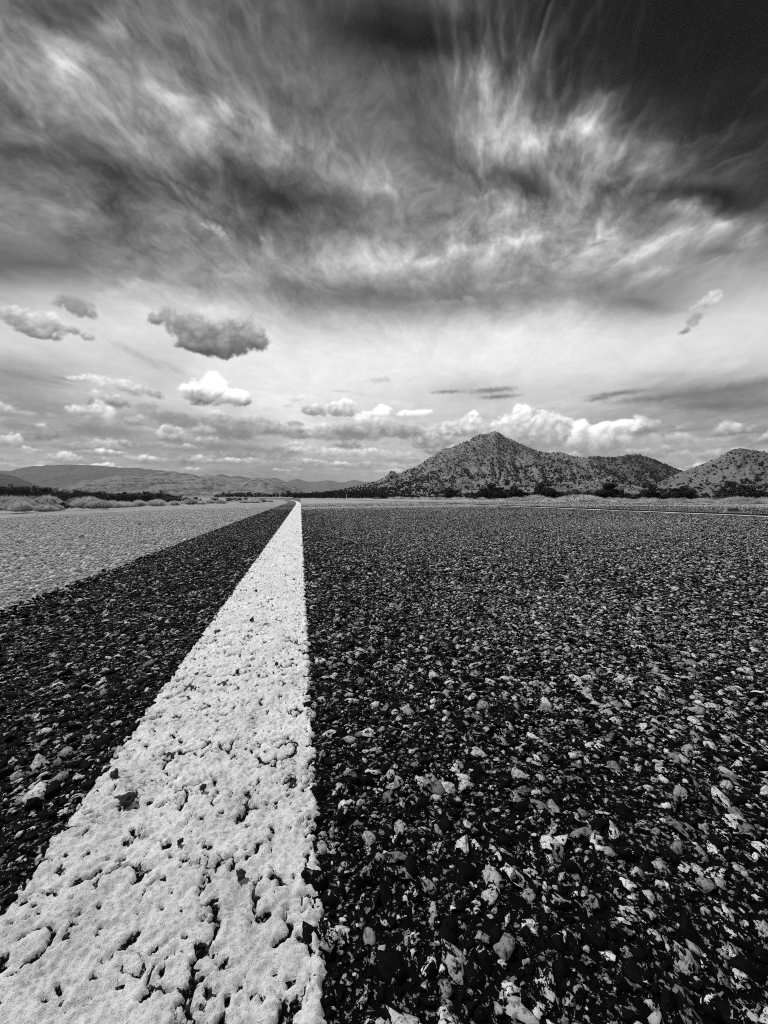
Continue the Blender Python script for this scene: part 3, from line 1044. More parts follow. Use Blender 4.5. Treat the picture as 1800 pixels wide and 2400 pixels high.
H_RT = hill('hill', 'smooth pale hill with scattered bushes at the right edge', rt_pts, 560, 400, 300, M_H2, 460, 170, 0.022, 0.022, -0.5, 1.2, 3,
            rock_at=[(1730, 1058, 40, 6, 0.8)])
spur_pts = [(1000, 1166), (1060, 1152), (1120, 1142), (1200, 1136), (1300, 1132), (1380, 1126), (1440, 1132), (1500, 1140), (1560, 1150), (1640, 1152), (1760, 1150), (1900, 1150), (2100, 1160)]
H_SP = hill('hill', 'low scrubby rise along the foot of the mountain', spur_pts, 330, 190, 160, M_H1, 400, 90, 0.03, 0.05, -0.5, 1.2, 4)

mesa_pts = [(120, 1152), (150, 1142), (158, 1140), (170, 1134), (186, 1128), (200, 1125), (216, 1127), (240, 1122), (262, 1117), (274, 1113), (285, 1114), (292, 1116), (312, 1115), (338, 1118), (346, 1113), (356, 1110),
            (368, 1107), (380, 1106), (392, 1105), (412, 1105), (424, 1109), (434, 1109), (452, 1111), (468, 1117), (476, 1113), (486, 1112), (505, 1114), (530, 1119), (545, 1122), (562, 1123), (575, 1124), (590, 1121),
            (610, 1120), (628, 1121), (650, 1121), (660, 1125), (668, 1129), (680, 1134), (692, 1139), (702, 1146), (712, 1153), (730, 1160)]
H_MESA = hill('mesa', 'layered mesa with dark rock ledges beyond the left treeline', mesa_pts, 2600, 1500, 1200, M_MESA, 700, 180, 0.028, 0.06, -6, 0.95, 5, step=30)
low_pts = [(-160, 1118), (-60, 1105), (0, 1109), (15, 1112), (35, 1116), (60, 1127), (85, 1136), (110, 1145), (140, 1155), (170, 1162)]
hill('hill', 'dark low hill rising at the left edge', low_pts, 3600, 1800, 1200, M_LOWH, 200, 60, 0.012, 0.05, -6, 1.1, 6, step=50)
plat_pts = [(-300, 1100), (-60, 1104), (0, 1103), (24, 1104), (40, 1099), (60, 1095), (80, 1092), (100, 1092), (108, 1090), (118, 1091), (140, 1089), (170, 1089), (200, 1090), (230, 1091), (262, 1094), (278, 1096), (300, 1096),
            (318, 1096), (340, 1099), (365, 1101), (385, 1103), (420, 1112), (470, 1128), (540, 1150), (600, 1160)]
hill('plateau', 'long pale plateau on the left skyline', plat_pts, 6500, 2600, 2000, M_FAR, 300, 80, 0.006, 0.03, -20, 0.9, 7)
pk_pts = [(470, 1140), (490, 1122), (506, 1114), (512, 1112), (520, 1111), (530, 1114), (540, 1117), (550, 1116), (560, 1115), (572, 1118), (584, 1120), (610, 1130), (640, 1150)]
hill('far_peak', 'small grey peak just behind the mesa', pk_pts, 8200, 1500, 1500, M_FAR, 120, 40, 0.01, 0.04, -20, 1.0, 8)
rng_pts = [(600, 1160), (650, 1140), (675, 1128), (686, 1124), (697, 1122), (706, 1125), (716, 1128), (726, 1130), (740, 1129), (755, 1127), (768, 1125), (780, 1127), (792, 1130), (802, 1131), (815, 1128), (828, 1125), (838, 1126),
           (852, 1129), (875, 1130), (900, 1132), (960, 1140), (1050, 1158)]
hill('far_range', 'pale far mountain range in the gap above the road bend', rng_pts, 11500, 2600, 2200, M_FAR, 260, 60, 0.008, 0.04, -20, 1.0, 9)

# ------------------------------------------------------------------ chips of the seal coat
def crushed(name, mat, seed, sub=2, flat=0.6, cuts=9, jag=0.10):
    """angular crushed stone of unit size"""
    import bmesh
    r = random.Random(seed)
    bm = bmesh.new()
    bmesh.ops.create_icosphere(bm, subdivisions=sub, radius=0.5)
    planes = []
    for _ in range(cuts):
        v = Vector((r.gauss(0, 1), r.gauss(0, 1), r.gauss(0, 1))).normalized()
        planes.append((v, r.uniform(0.24, 0.42)))
    sx, sy = r.uniform(0.70, 1.05), r.uniform(0.95, 1.5)
    off = Vector((seed * 3.1, 0, 0))
    for v in bm.verts:
        p = v.co.copy()
        for nrm, d in planes:
            e = p.dot(nrm) - d
            if e > 0:
                p -= nrm * e * 0.92
        p += p.normalized() * mn.noise(p * 5.5 + off) * jag
        v.co = (p.x * sx, p.y * sy, p.z * flat * 1.3)
    me = bpy.data.meshes.new(name)
    bm.to_mesh(me)
    bm.free()
    me.polygons.foreach_set('use_smooth', np.ones(len(me.polygons), bool))
    me.materials.append(mat)
    return me


CHIPS = [crushed('stone', M_STONE, 100 + k, 3 if k < 6 else 2, 0.56, 12 + k % 5, 0.13) for k in range(12)]
CHIPS_LO = [crushed('chip', M_STONE, 300 + k, 1, 0.62, 6) for k in range(4)]
PEBS = [crushed('pebble', M_PEB, 200 + k, 2, 0.60, 5, 0.06) for k in range(8)]


def scatter(cell, prob, smin, smax, region, dmax, seed, power=1.0, dmin=0.0):
    """jittered-grid positions in road coordinates -> x, y, s, n, size"""
    r = np.random.default_rng(seed)
    nlo, nhi, slo, shi = region
    sv = np.arange(slo, shi, cell)
    nv = np.arange(nlo, nhi, cell)
    Sg, Ng = np.meshgrid(sv, nv, indexing='ij')
    Sg = (Sg + r.uniform(-0.5, 0.5, Sg.shape) * cell).ravel()
    Ng = (Ng + r.uniform(-0.5, 0.5, Ng.shape) * cell).ravel()
    x, y = road_xy(Sg, Ng)
    d = np.hypot(x, y)
    ok = (y > 0.10) & (np.abs(x) < y * 1.04 + 0.05) & (d < dmax) & (d >= dmin) & (r.random(len(x)) < prob)
    x, y, Sg, Ng = x[ok], y[ok], Sg[ok], Ng[ok]
    size = smin + (smax - smin) * r.random(len(x)) ** (1.6 * power)
    return np.stack([x, y, Sg, Ng, size], 1)


def gn_instances(name, pts, rot, scale, idx, sources, parent=None, mat=None):
    me = bpy.data.meshes.new(name)
    me.vertices.add(len(pts))
    me.vertices.foreach_set('co', np.asarray(pts, np.float32).ravel())
    a = me.attributes.new('rot', 'FLOAT_VECTOR', 'POINT'); a.data.foreach_set('vector', np.asarray(rot, np.float32).ravel())
    a = me.attributes.new('scl', 'FLOAT_VECTOR', 'POINT'); a.data.foreach_set('vector', np.asarray(scale, np.float32).ravel())
    a = me.attributes.new('idx', 'INT', 'POINT'); a.data.foreach_set('value', np.asarray(idx, np.int32))
    o = link(name, me, parent)
    ng = bpy.data.node_groups.new(name, 'GeometryNodeTree')
    ng.interface.new_socket('Geometry', in_out='INPUT', socket_type='NodeSocketGeometry')
    ng.interface.new_socket('Geometry', in_out='OUTPUT', socket_type='NodeSocketGeometry')
    N, L = ng.nodes, ng.links
    gi, go = N.new('NodeGroupInput'), N.new('NodeGroupOutput')
    gt = N.new('GeometryNodeGeometryToInstance')
    for src in reversed(sources):
        oi = N.new('GeometryNodeObjectInfo')
        oi.transform_space = 'ORIGINAL'
        oi.inputs['Object'].default_value = src
        oi.inputs['As Instance'].default_value = True
        L.new(oi.outputs['Geometry'], gt.inputs[0])
    ip = N.new('GeometryNodeInstanceOnPoints')
    L.new(gi.outputs[0], ip.inputs['Points'])
    L.new(gt.outputs[0], ip.inputs['Instance'])
    ip.inputs['Pick Instance'].default_value = True

    def na(nm, ty):
        n = N.new('GeometryNodeInputNamedAttribute')
        n.data_type = ty
        n.inputs['Name'].default_value = nm
        return n.outputs[0]
    L.new(na('idx', 'INT'), ip.inputs['Instance Index'])
    er = N.new('FunctionNodeEulerToRotation')
    L.new(na('rot', 'FLOAT_VECTOR'), er.inputs[0])
    L.new(er.outputs[0], ip.inputs['Rotation'])
    L.new(na('scl', 'FLOAT_VECTOR'), ip.inputs['Scale'])
    L.new(ip.outputs[0], go.inputs[0])
    md = o.modifiers.new('scatter', 'NODES')
    md.node_group = ng
    return o


def stones_on(parent, pts, embed, zfun, meshes, n_single, single_name, stuff_name, tilt=0.35, seed=1, label=None):
    r = np.random.default_rng(seed)
    x, y, s, n, size = pts.T
    z = zfun(s, n) + size * (embed + 0.13 * np.clip((np.hypot(x, y) - 0.5) / 2.5, 0, 1))
    rot = np.stack([r.normal(0, tilt, len(x)), r.normal(0, tilt, len(x)), r.uniform(0, 6.28, len(x))], 1)
    app = size / np.hypot(x, y)
    vis = (y > 0.12) & (np.abs(x) < y * 0.98)
    # low edge of the picture
    vis &= (CAM_H - z) / y < 1.30
    order = np.argsort(-app * vis)
    singles = order[:n_single]
    rest = order[n_single:]
    srcs = []
    for k, i in enumerate(singles):
        o = link(single_name, meshes[k % len(meshes)], parent)
        o.location = (x[i], y[i], z[i])
        o.rotation_euler = rot[i]
        sc = size[i]
        o.scale = (sc, sc, sc)
        srcs.append(o)
    if len(rest):
        sc = np.repeat(size[rest][:, None], 3, 1)
        ns = min(len(meshes), len(srcs))
        g = gn_instances(stuff_name, np.stack([x[rest], y[rest], z[rest]], 1), rot[rest], sc, r.integers(0, ns, len(rest)), srcs[:ns], parent)
        g['kind'] = 'stuff'
    return srcs


zroad = lambda s, n: rise(s) + bank(n)
RW = (EDGE_L - 0.008, 7.2, -0.3, 4.4)
road_pts = [
    scatter(0.0096, 0.93, 0.0065, 0.0140, RW, 0.55, 21, 1.1),
    scatter(0.0086, 0.92, 0.0055, 0.0125, RW, 1.3, 1, 1.2, dmin=0.55),
    scatter(0.0050, 0.80, 0.0024, 0.0056, RW, 0.9, 2, 1.0),
    scatter(0.0086, 0.88, 0.0050, 0.0115, RW, 3.2, 3, 1.0, dmin=1.3),
    scatter(0.030, 0.22, 0.011, 0.0175, RW, 2.5, 4, 1.3),
]
farp = scatter(0.0125, 0.80, 0.007, 0.0150, (EDGE_L - 0.008, 7.5, 0.3, 8.0), 8.0, 8, 1.0, dmin=3.2)
fd = np.hypot(farp[:, 0], farp[:, 1])
road_pts.append(farp[rng.random(len(farp)) < np.clip(0.92 - (fd - 3.2) / 5.0, 0, 1)])
farp = scatter(0.0220, 0.40, 0.010, 0.020, (EDGE_L - 0.008, 7.6, 3.0, 15.5), 15.0, 9, 1.0, dmin=8.0)
fd = np.hypot(farp[:, 0], farp[:, 1])
road_pts.append(farp[rng.random(len(farp)) < np.clip(0.4 - (fd - 8) / 16.0, 0, 1)])
road_pts = np.concatenate(road_pts)
# not under the painted line (the paint sheet has its own lumps)
wob = pn(road_pts[:, 2] * 60, road_pts[:, 3] * 60, 90) * 0.006
inside = (road_pts[:, 3] > LINE_L + 0.004 + wob) & (road_pts[:, 3] < LINE_R - 0.004 + wob)
keep = ~inside | (rng.random(len(road_pts)) < 0.0)
road_pts = road_pts[keep]
lump = pn(road_pts[:, 2] * 9, road_pts[:, 3] * 9, 91)
embed_r = 0.02
print('road chips', len(road_pts))
chip_srcs = stones_on(road, road_pts, -0.03, zroad, CHIPS, 300, 'stone', 'aggregate', 0.40, 5)

# pebbles of the shoulder
zsho = lambda s, n: rise(s) + bank(n) + np.where(n > EDGE_L, 0.004, sho_dz(s, n))
peb_pts = np.concatenate([
    scatter(0.0135, 0.75, 0.006, 0.016, (-5.5, EDGE_L - 0.006, 0.0, 7.0), 3.2, 11, 1.4),
    scatter(0.011, 0.55, 0.005, 0.010, (-3.5, EDGE_L - 0.004, 0.0, 4.0), 1.8, 12, 1.0),
    scatter(0.024, 0.55, 0.009, 0.021, (-8.0, EDGE_L - 0.006, 1.0, 14.0), 11.0, 13, 1.9, dmin=3.2),
    scatter(0.020, 0.05, 0.006, 0.014, (EDGE_L - 0.006, EDGE_L + 0.05, 0.0, 7.0), 5, 15, 1.4),
    scatter(0.045, 0.10, 0.013, 0.024, (-6.0, EDGE_L - 0.02, 0.0, 9.0), 6, 16, 1.4),
    scatter(0.12, 0.10, 0.022, 0.042, (-8.0, EDGE_L - 0.05, 1.4, 14.0), 12, 14, 1.2, dmin=2.0),
])
pd_ = np.hypot(peb_pts[:, 0], peb_pts[:, 1])
peb_pts = peb_pts[rng.random(len(pd_)) < np.clip(1.15 - (pd_ - 4.0) / 7.5, 0.06, 1)]
print('pebbles', len(peb_pts))
stones_on(shoulder, peb_pts, 0.17, zsho, PEBS, 300, 'pebble', 'gravel', 0.4, 6)


# ------------------------------------------------------------------ the painted edge line
def cellular(x, y, cell, seed, prob=1.0, rmin=0.35, rmax=0.62):
    """lumps over jittered cells -> height 0..1, distance to the lump's rim (cell units), random of the lump"""
    r = np.random.default_rng(seed)
    TX = 512
    jx, jy = r.random((TX, TX)).astype(np.float32), r.random((TX, TX)).astype(np.float32)
    rad = r.uniform(rmin, rmax, (TX, TX)).astype(np.float32)
    asp = r.uniform(0.7, 1.4, (TX, TX)).astype(np.float32)
    ang = r.uniform(0, 3.14, (TX, TX)).astype(np.float32)
    pres = r.random((TX, TX)) < prob
    rv = r.random((TX, TX)).astype(np.float32)
    gx_, gy_ = x / cell, y / cell
    ix, iy = np.floor(gx_).astype(int), np.floor(gy_).astype(int)
    best = np.full(x.shape, -9.0, np.float32)
    ident = np.zeros(x.shape, np.float32)
    for a in (-1, 0, 1):
        for b in (-1, 0, 1):
            cx, cy = (ix + a) % TX, (iy + b) % TX
            dx = gx_ - (ix + a + jx[cx, cy])
            dy = gy_ - (iy + b + jy[cx, cy])
            ca, sa = np.cos(ang[cx, cy]), np.sin(ang[cx, cy])
            u = (dx * ca + dy * sa) * asp[cx, cy]
            v = (-dx * sa + dy * ca) / asp[cx, cy]
            d = 1 - np.sqrt(u * u + v * v) / rad[cx, cy]
            d = np.where(pres[cx, cy], d, -9)
            m = d > best
            best = np.where(m, d, best)
            ident = np.where(m, rv[cx, cy], ident)
    return best, ident


def paint_height(s, n):
    """height above the mat, bareness with painted-in shade, dirt"""
    wx = fbm(s * 55, n * 55, 3, 0.5, 110) * 0.004
    wy = fbm(s * 55 + 9, n * 55, 3, 0.5, 113) * 0.004
    d1, r1 = cellular(s + wx, n + wy, 0.0150, 41, 0.8)
    d2, r2 = cellular(s + wx + 0.3, n + wy + 0.2, 0.0062, 42, 0.85)
    h1 = np.sqrt(np.clip(d1, 0, 1)) * (0.4 + 0.9 * r1)
    h2 = np.sqrt(np.clip(d2, 0, 1)) * (0.3 + 0.7 * r2)
    big = fbm(s * 22, n * 22, 3, 0.5, 120)
    fine = fbm(s * 420, n * 420, 3, 0.6, 124)
    mid = fbm(s * 130, n * 130, 4, 0.6, 127)
    z = 0.0008 + h1 * 0.0015 + h2 * 0.0011 + big * 0.0007 + mid * 0.0024 + fine * 0.0017
    # torn gaps along one flank of some lumps, shadow crescents painted in with them
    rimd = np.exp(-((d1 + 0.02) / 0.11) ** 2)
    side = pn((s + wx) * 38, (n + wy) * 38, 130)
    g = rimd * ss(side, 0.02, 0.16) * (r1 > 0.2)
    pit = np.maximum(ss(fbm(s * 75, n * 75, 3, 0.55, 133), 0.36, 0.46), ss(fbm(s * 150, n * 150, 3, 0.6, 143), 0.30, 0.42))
    small = np.exp(-((d2 + 0.02) / 0.16) ** 2) * ss(pn(s * 60, n * 60, 136), 0.14, 0.30)  # finer pits and rims double as painted shade beside the lumps
    hole_shade = np.clip(g * 1.15 + pit * 0.9 + small * 0.7, 0, 1)
    z = z - hole_shade * 0.0038
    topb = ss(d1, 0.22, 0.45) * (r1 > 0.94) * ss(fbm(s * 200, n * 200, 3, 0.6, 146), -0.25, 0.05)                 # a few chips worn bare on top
    bare = np.clip(hole_shade * 1.2 + topb * 0.9, 0, 1)
    dirt = 0.45 * ss(s, 0.45, 0.05) + np.clip(big * 0.9 + 0.15, 0, 1) * 0.6 + np.clip(fbm(s * 9, n * 9, 4, 0.6, 140), 0, 1) * 0.5
    return z, bare, dirt


def line_sheet():
    srow = [-0.35]
    while srow[-1] < 9.0:
        x_, y_ = road_xy(srow[-1], -0.06)
        d = max(0.14, math.hypot(float(x_), float(y_)))
        srow.append(srow[-1] + max(0.0007, 0.0011 * d * d / 0.25 if d < 0.5 else 0.0044 * d * 0.6))
    srow = np.array(srow)
    ncol = np.arange(LINE_L - 0.020, LINE_R + 0.020, 0.00105)
    Sg, Ng = np.meshgrid(srow, ncol, indexing='ij')
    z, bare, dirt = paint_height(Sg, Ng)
    ed = fbm(Sg * 90, Ng * 90, 4, 0.65, 150) * 0.0055 + pn(Sg * 7, Ng * 7, 155) * 0.0015
    din = np.minimum(Ng - LINE_L, LINE_R - Ng) + ed
    z = np.where(din < 0.0015, z - (0.0015 - din) * 0.9, z)
    x, y, zz = road_pt(Sg, Ng)
    zz = zz + z + 0.0012
    co = np.stack([x.ravel(), y.ravel(), zz.ravel()], 1)
    F = grid_faces(len(srow), len(ncol))
    df = din.ravel()
    ok = (df[F].max(1) > -0.0012)
    F = F[ok]
    used = np.zeros(len(co), bool)
    used[F.ravel()] = True
    remap = np.cumsum(used) - 1
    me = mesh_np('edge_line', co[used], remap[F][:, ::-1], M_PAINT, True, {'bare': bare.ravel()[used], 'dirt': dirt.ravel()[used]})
    print('line faces', len(F), len(srow))
    return srow[-1], link('edge_line', me, road)


s_end, eline = line_sheet()
sF = np.concatenate([np.arange(s_end - 0.01, 30, 0.12), s_samples(30, 840, 0.8, 0.02)])
M_LINE = mat_paint_far('line_paint_distant', 0.22, 0.76)
strip('edge_line', sF, np.array([LINE_L, (LINE_L + LINE_R) / 2, LINE_R]), 0.005, M_LINE, road)
# black under-film where the paint is torn
# centre seam: pale worn double line beside the far lane's lip, its shade painted black
sC = np.concatenate([np.arange(-2, 12, 0.05), np.arange(12, 40, 0.2), s_samples(40, 840, 0.8, 0.02)])


def wob_c(Sg, Ng):
    return pn(Sg * 1.3, Sg * 0 + 4.1, 77) * 0.018 + pn(Sg * 6, Ng * 8, 78) * 0.010


strip('center_line', sC, np.array([3.55, 3.60, 3.645]), lambda a, b: 0.006 + 0.005 * pn(a * 1.7, b * 0, 80), M_LINE2, road, wob_c)
strip('center_line', sC, np.array([3.76, 3.79, 3.82]), lambda a, b: 0.004 + 0.002 * pn(a * 1.1, b * 0 + 3, 81), mat_paint_far('worn_line_paint_b', 0.62, 0.55), road, wob_c)
M_LIP_SHADE = mat_bark('lip_shade_black', 0.012)  # near-black colour stands in for the shade on the far lane's lip
strip('lip_shade', sC, np.array([3.668, 3.680, 3.698, 3.73]), lambda a, b: np.select([b < 3.67, b < 3.69, b < 3.70], [0.003, 0.008 + 0.006 * pn(a * 2.3, b * 0 + 1, 82), 0.017], 0.003), M_LIP_SHADE, road, wob_c)
strip('edge_line', sC, np.array([7.30, 7.36, 7.42]), 0.005, mat_paint_far('far_edge_paint', 0.05, 0.82), road)

# loose stones lying on the white line
def px_ground(px, py, z=0.0):
    d = (CAM_H - z) * 900 / (py - HZ)
    return (px - 900) / 900 * d, d


M_LOOSE = mat_bark('loose_chip', 0.035)
LOOSE = [(600, 1386, 0.0085, 'dark chip lying loose on the white line, farthest from the camera'),
         (590, 1455, 0.0085, 'small black chip on the white line, second farthest'),
         (556, 1578, 0.008, 'flat dark chip on the white line between two smaller ones'),
         (648, 1560, 0.006, 'tiny grey chip near the right side of the white line'),
         (268, 1823, 0.010, 'round black stone at the left rim of the white line'),
         (302, 1885, 0.012, 'broad brown-black stone half sunk in the white line'),
         (474, 1853, 0.006, 'narrow dark chip standing in the middle of the white line'),
         (422, 1980, 0.0045, 'small round grey pebble above the long crack in the line'),
         (563, 2060, 0.0075, 'oval dark stone sunk upright in the near white paint')]
for k, (px, py, sz, lab) in enumerate(LOOSE):
    x, y = px_ground(px, py, 0.003)
    o = link('loose_stone', crushed('loose_stone', M_LOOSE, 500 + k, 3, 0.75, 14, 0.26))
    sz *= 0.78
    o.location = (x, y, 0.0044 + sz * 0.14)
    o.rotation_euler = (rnd.uniform(-.3, .3), rnd.uniform(-.3, .3), rnd.uniform(0, 6))
    o.scale = (sz, sz, sz)
    tag(o, lab, 'stone', 'loose stones on the white edge line')

# ------------------------------------------------------------------ raised pavement marker on the centre line
def marker():
    m, nt, b, P, geo = new_mat('marker_body')
    setg(nt, b, 0.17, 0.6, 0.3)
    m2, nt2, b2, P2, geo2 = new_mat('marker_lens')
    setg(nt2, b2, 0.02, 0.25, 0.5)
    x, y = px_ground(1716, 1206.0, 0.050)
    e = bpy.data.objects.new('pavement_marker', None)
    C.objects.link(e)
    e.location = (x, y, 0.058)
    e.rotation_euler = (0, 0, math.radians(-30))
    tag(e, 'grey wedge-shaped raised pavement marker on the centre line', 'road marker')
    w, d, h = 0.066, 0.055, 0.046
    tw, td = 0.042, 0.030
    V = [(-w, -d, 0), (w, -d, 0), (w, d, 0), (-w, d, 0), (-tw, -td, h), (tw * 0.85, -td, h), (tw * 0.85, td, h), (-tw, td, h)]
    F = [(0, 1, 5, 4), (1, 2, 6, 5), (2, 3, 7, 6), (3, 0, 4, 7), (4, 5, 6, 7), (3, 2, 1, 0)]
    me = mesh_np('body', V, F, m, False)
    body = link('body', me, e)
    bv = body.modifiers.new('b', 'BEVEL'); bv.width = 0.004; bv.segments = 2
    V = [(-tw * 0.95, -td - 0.0035, h + 0.001), (tw * 0.8, -td - 0.0035, h + 0.001), (tw * 0.82, -td - 0.012, h - 0.013), (-tw * 1.0, -td - 0.012, h - 0.013)]
    V2 = [(a, b_ - 0.003, c) for a, b_, c in V]
    F = [(0, 1, 2, 3), (7, 6, 5, 4), (0, 4, 5, 1), (1, 5, 6, 2), (2, 6, 7, 3), (3, 7, 4, 0)]
    link('lens', mesh_np('lens', V + V2, F, m2, False), e)


marker()

# ------------------------------------------------------------------ delineator posts round the bend
def post(px, top, base, dist, label, first):
    mW, nt, b, P, geo = new_mat('post_plastic')
    setg(nt, b, 0.85, 0.5, 0.3)
    b.inputs['Transmission Weight'].default_value = 0.0
    mR, nt, b, P, geo = new_mat('post_reflector')
    setg(nt, b, 0.12, 0.3, 0.5)
    e = bpy.data.objects.new('delineator_post', None)
    C.objects.link(e)
    X = (px - 900) / 900 * dist
    zb = CAM_H + (HZ - base) / 900 * dist
    zt = CAM_H + (HZ - top) / 900 * dist
    e.location = (X, dist, zb)
    tag(e, label, 'post', 'roadside delineator posts')
    h = zt - zb
    w = 0.05
    V, F = [], []
    # flat flexible post: shallow curved blade with rounded top
    prof = [(-w, 0.010), (-w * 0.5, -0.004), (0, -0.008), (w * 0.5, -0.004), (w, 0.010), (w * 0.5, 0.010), (0, 0.006), (-w * 0.5, 0.010)]
    for zz, k in ((-0.3, 1), (h * 0.5, 1), (h - 0.06, 1), (h - 0.02, 0.8), (h, 0.35)):
        V += [(a * k, b_ * k, zz) for a, b_ in prof]
    for r_ in range(4):
        for c in range(8):
            F.append((r_ * 8 + c, r_ * 8 + (c + 1) % 8, r_ * 8 + 8 + (c + 1) % 8, r_ * 8 + 8 + c))
    link('post', mesh_np('post', V, F, mW, True), e)
    V = [(-w * .7, -0.014, h * 0.80), (w * .7, -0.014, h * 0.80), (w * .7, -0.014, h * 0.92), (-w * .7, -0.014, h * 0.92),
         (-w * .7, -0.010, h * 0.80), (w * .7, -0.010, h * 0.80), (w * .7, -0.010, h * 0.92), (-w * .7, -0.010, h * 0.92)]
    F = [(0, 1, 2, 3), (7, 6, 5, 4), (0, 4, 5, 1), (1, 5, 6, 2), (2, 6, 7, 3), (3, 7, 4, 0)]
    link('reflector', mesh_np('reflector', V, F, mR, False), e)


post(656, 1158, 1174.5, 52, 'white delineator post standing on the gravel inside the bend, tallest of all', True)
post(623, 1161.5, 1166, 210, 'small far post left of the tall white one', False)
post(606.5, 1159.5, 1164.5, 250, 'leftmost tiny post on the far side of the bend', False)
post(706.5, 1161, 1169, 130, 'short post in front of the treeline just right of the bend', False)
post(812.5, 1158, 1171, 95, 'slim post on the far roadside below the mountain foot', False)

# ------------------------------------------------------------------ plants
def leaf_cloud(centers, radii, n, size, rs, squash=1.0, hollow=0.35, up=0.0):
    """many leaf-sized quads through a set of lobes"""
    V = np.zeros((n, 4, 3), np.float32)
    cs = np.array(centers)
    rr = np.array(radii)
    w = rr ** 2
    pick = rs.choice(len(cs), n, p=w / w.sum())
    u = rs.normal(0, 1, (n, 3))
    u /= np.linalg.norm(u, axis=1)[:, None]
    rad = rr[pick] * (hollow + (1 - hollow) * rs.random(n) ** 0.45)
    c = cs[pick] + u * rad[:, None] * np.array([1, 1, squash])
    a = rs.normal(0, 1, (n, 3)) + u * 0.4 + np.array([0, 0, up])
    a /= np.linalg.norm(a, axis=1)[:, None]
    b = np.cross(a, rs.normal(0, 1, (n, 3)))
    b /= np.linalg.norm(b, axis=1)[:, None]
    s = size * rs.uniform(0.5, 1.4, n)
    a = a * s[:, None]
    b = b * (s * 0.55)[:, None]
    V[:, 0] = c - a * 0.5
    V[:, 1] = c + b * 0.5
    V[:, 2] = c + a * 0.6
    V[:, 3] = c - b * 0.5
    return V.reshape(-1, 3), np.arange(n * 4).reshape(n, 4)


def limb_mesh(paths, sides=5):
    V, F = [], []
    for pts, r0, r1 in paths:
        b0 = len(V)
        m = len(pts)
        for k, p in enumerate(pts):
            r = r0 + (r1 - r0) * k / (m - 1)
            for j in range(sides):
                a = 2 * math.pi * j / sides
                V.append((p[0] + r * math.cos(a), p[1] + r * math.sin(a), p[2]))
        for k in range(m - 1):
            for j in range(sides):
                j2 = (j + 1) % sides
                F.append((b0 + k * sides + j, b0 + k * sides + j2, b0 + (k + 1) * sides + j2, b0 + (k + 1) * sides + j))
    return V, F


def juniper_meshes(k, leaves=1500, w=1.0, h=1.0, mat=M_JUN, spread=1.0):
    """unit tree about 1 high, 1.2 wide: crown, trunk meshes"""
    rs = np.random.default_rng(900 + k)
    nl = int(rs.integers(11, 16))
    cen, rad, paths = [], [], []
    for i in range(nl):
        a = rs.uniform(0, 6.28)
        q = rs.random() ** 0.6
        zz = rs.uniform(0.12, 0.82)
        rr = q * 0.46 * w * (1.05 - (zz - 0.2) ** 2 * 1.3)
        cen.append((rr * math.cos(a), rr * math.sin(a), zz * h))
        rad.append(rs.uniform(0.10, 0.20) * (1.15 - zz * 0.4))
        p1 = (rr * 0.35 * math.cos(a), rr * 0.35 * math.sin(a), zz * h * 0.4)
        paths.append(([(0.02 * math.cos(a), 0.02 * math.sin(a), 0.02), p1, cen[-1]], 0.022, 0.005))
    cen.append((rs.uniform(-.1, .1), rs.uniform(-.1, .1), 0.80 * h)); rad.append(0.15)
    cen.append((rs.uniform(-.1, .1), rs.uniform(-.1, .1), 0.45 * h)); rad.append(0.28)
    cen.append((rs.uniform(-.15, .15), rs.uniform(-.15, .15), 0.22 * h)); rad.append(0.25)
    V, F = leaf_cloud(cen, rad, leaves, 0.058, rs, 0.9, 0.15)
    V[:, 2] = np.maximum(V[:, 2], 0.02)
    crown = mesh_np('crown', V, F, mat, False)
    paths.append(([(0, 0, -0.08), (0.01, 0.0, 0.12), (0.0, 0.02, 0.4), (0.0, 0.0, 0.7)], 0.045, 0.01))
    V, F = limb_mesh(paths)
    trunk = mesh_np('trunk', V, F, M_BARK, True)
    return crown, trunk


def brush_mesh(k, mat, blades=700, fine=0.012, fan=0.9, top=0.25):
    """rabbitbrush: hundreds of thin upright twigs fanning from the base, unit height"""
    rs = np.random.default_rng(700 + k)
    nst = 60
    V, F = [], []
    ta, tq = rs.uniform(0, 6.28, nst), rs.random(nst) ** 0.5 * fan
    for i in range(blades):
        j = int(rs.integers(nst))
        a = ta[j] + rs.normal(0, 0.22)
        q = np.clip(tq[j] + rs.normal(0, 0.10), 0, 1.15)
        hgt = (1 - 0.45 * q ** 1.8) * rs.uniform(0.55, 1.02)
        root = np.array([math.cos(a) * q * 0.16, math.sin(a) * q * 0.16, -0.02])
        mid = np.array([math.cos(a) * q * 0.45, math.sin(a) * q * 0.45, hgt * 0.55])
        tip = np.array([math.cos(a) * q * 0.62, math.sin(a) * q * 0.62, hgt]) + rs.normal(0, 0.03, 3)
        sd_ = rs.normal(0, 1, 3); sd_[2] *= 0.2
        sd_ /= np.linalg.norm(sd_)
        t0 = rs.uniform(0.25, 0.7)
        st = mid * t0 + root * (1 - t0) if rs.random() < 0.35 else mid + (tip - mid) * rs.uniform(0, 0.45)
        wdt = fine * rs.uniform(0.6, 1.6)
        b0 = len(V)
        m2 = (st + tip) / 2
        V += [st - sd_ * wdt * 0.3, st + sd_ * wdt * 0.3, m2 + sd_ * wdt * 1.3, tip, m2 - sd_ * wdt * 1.3]
        F.append((b0, b0 + 1, b0 + 2, b0 + 4))
        F.append((b0 + 4, b0 + 2, b0 + 3, b0 + 3))
    V = np.array(V)
    F = [f if f[2] != f[3] else (f[0], f[1], f[2], f[0]) for f in F]
    me = bpy.data.meshes.new('twigs')
    me.from_pydata([tuple(v) for v in V], [], [tuple(dict.fromkeys(f)) for f in F])
    me.materials.append(mat)
    return me


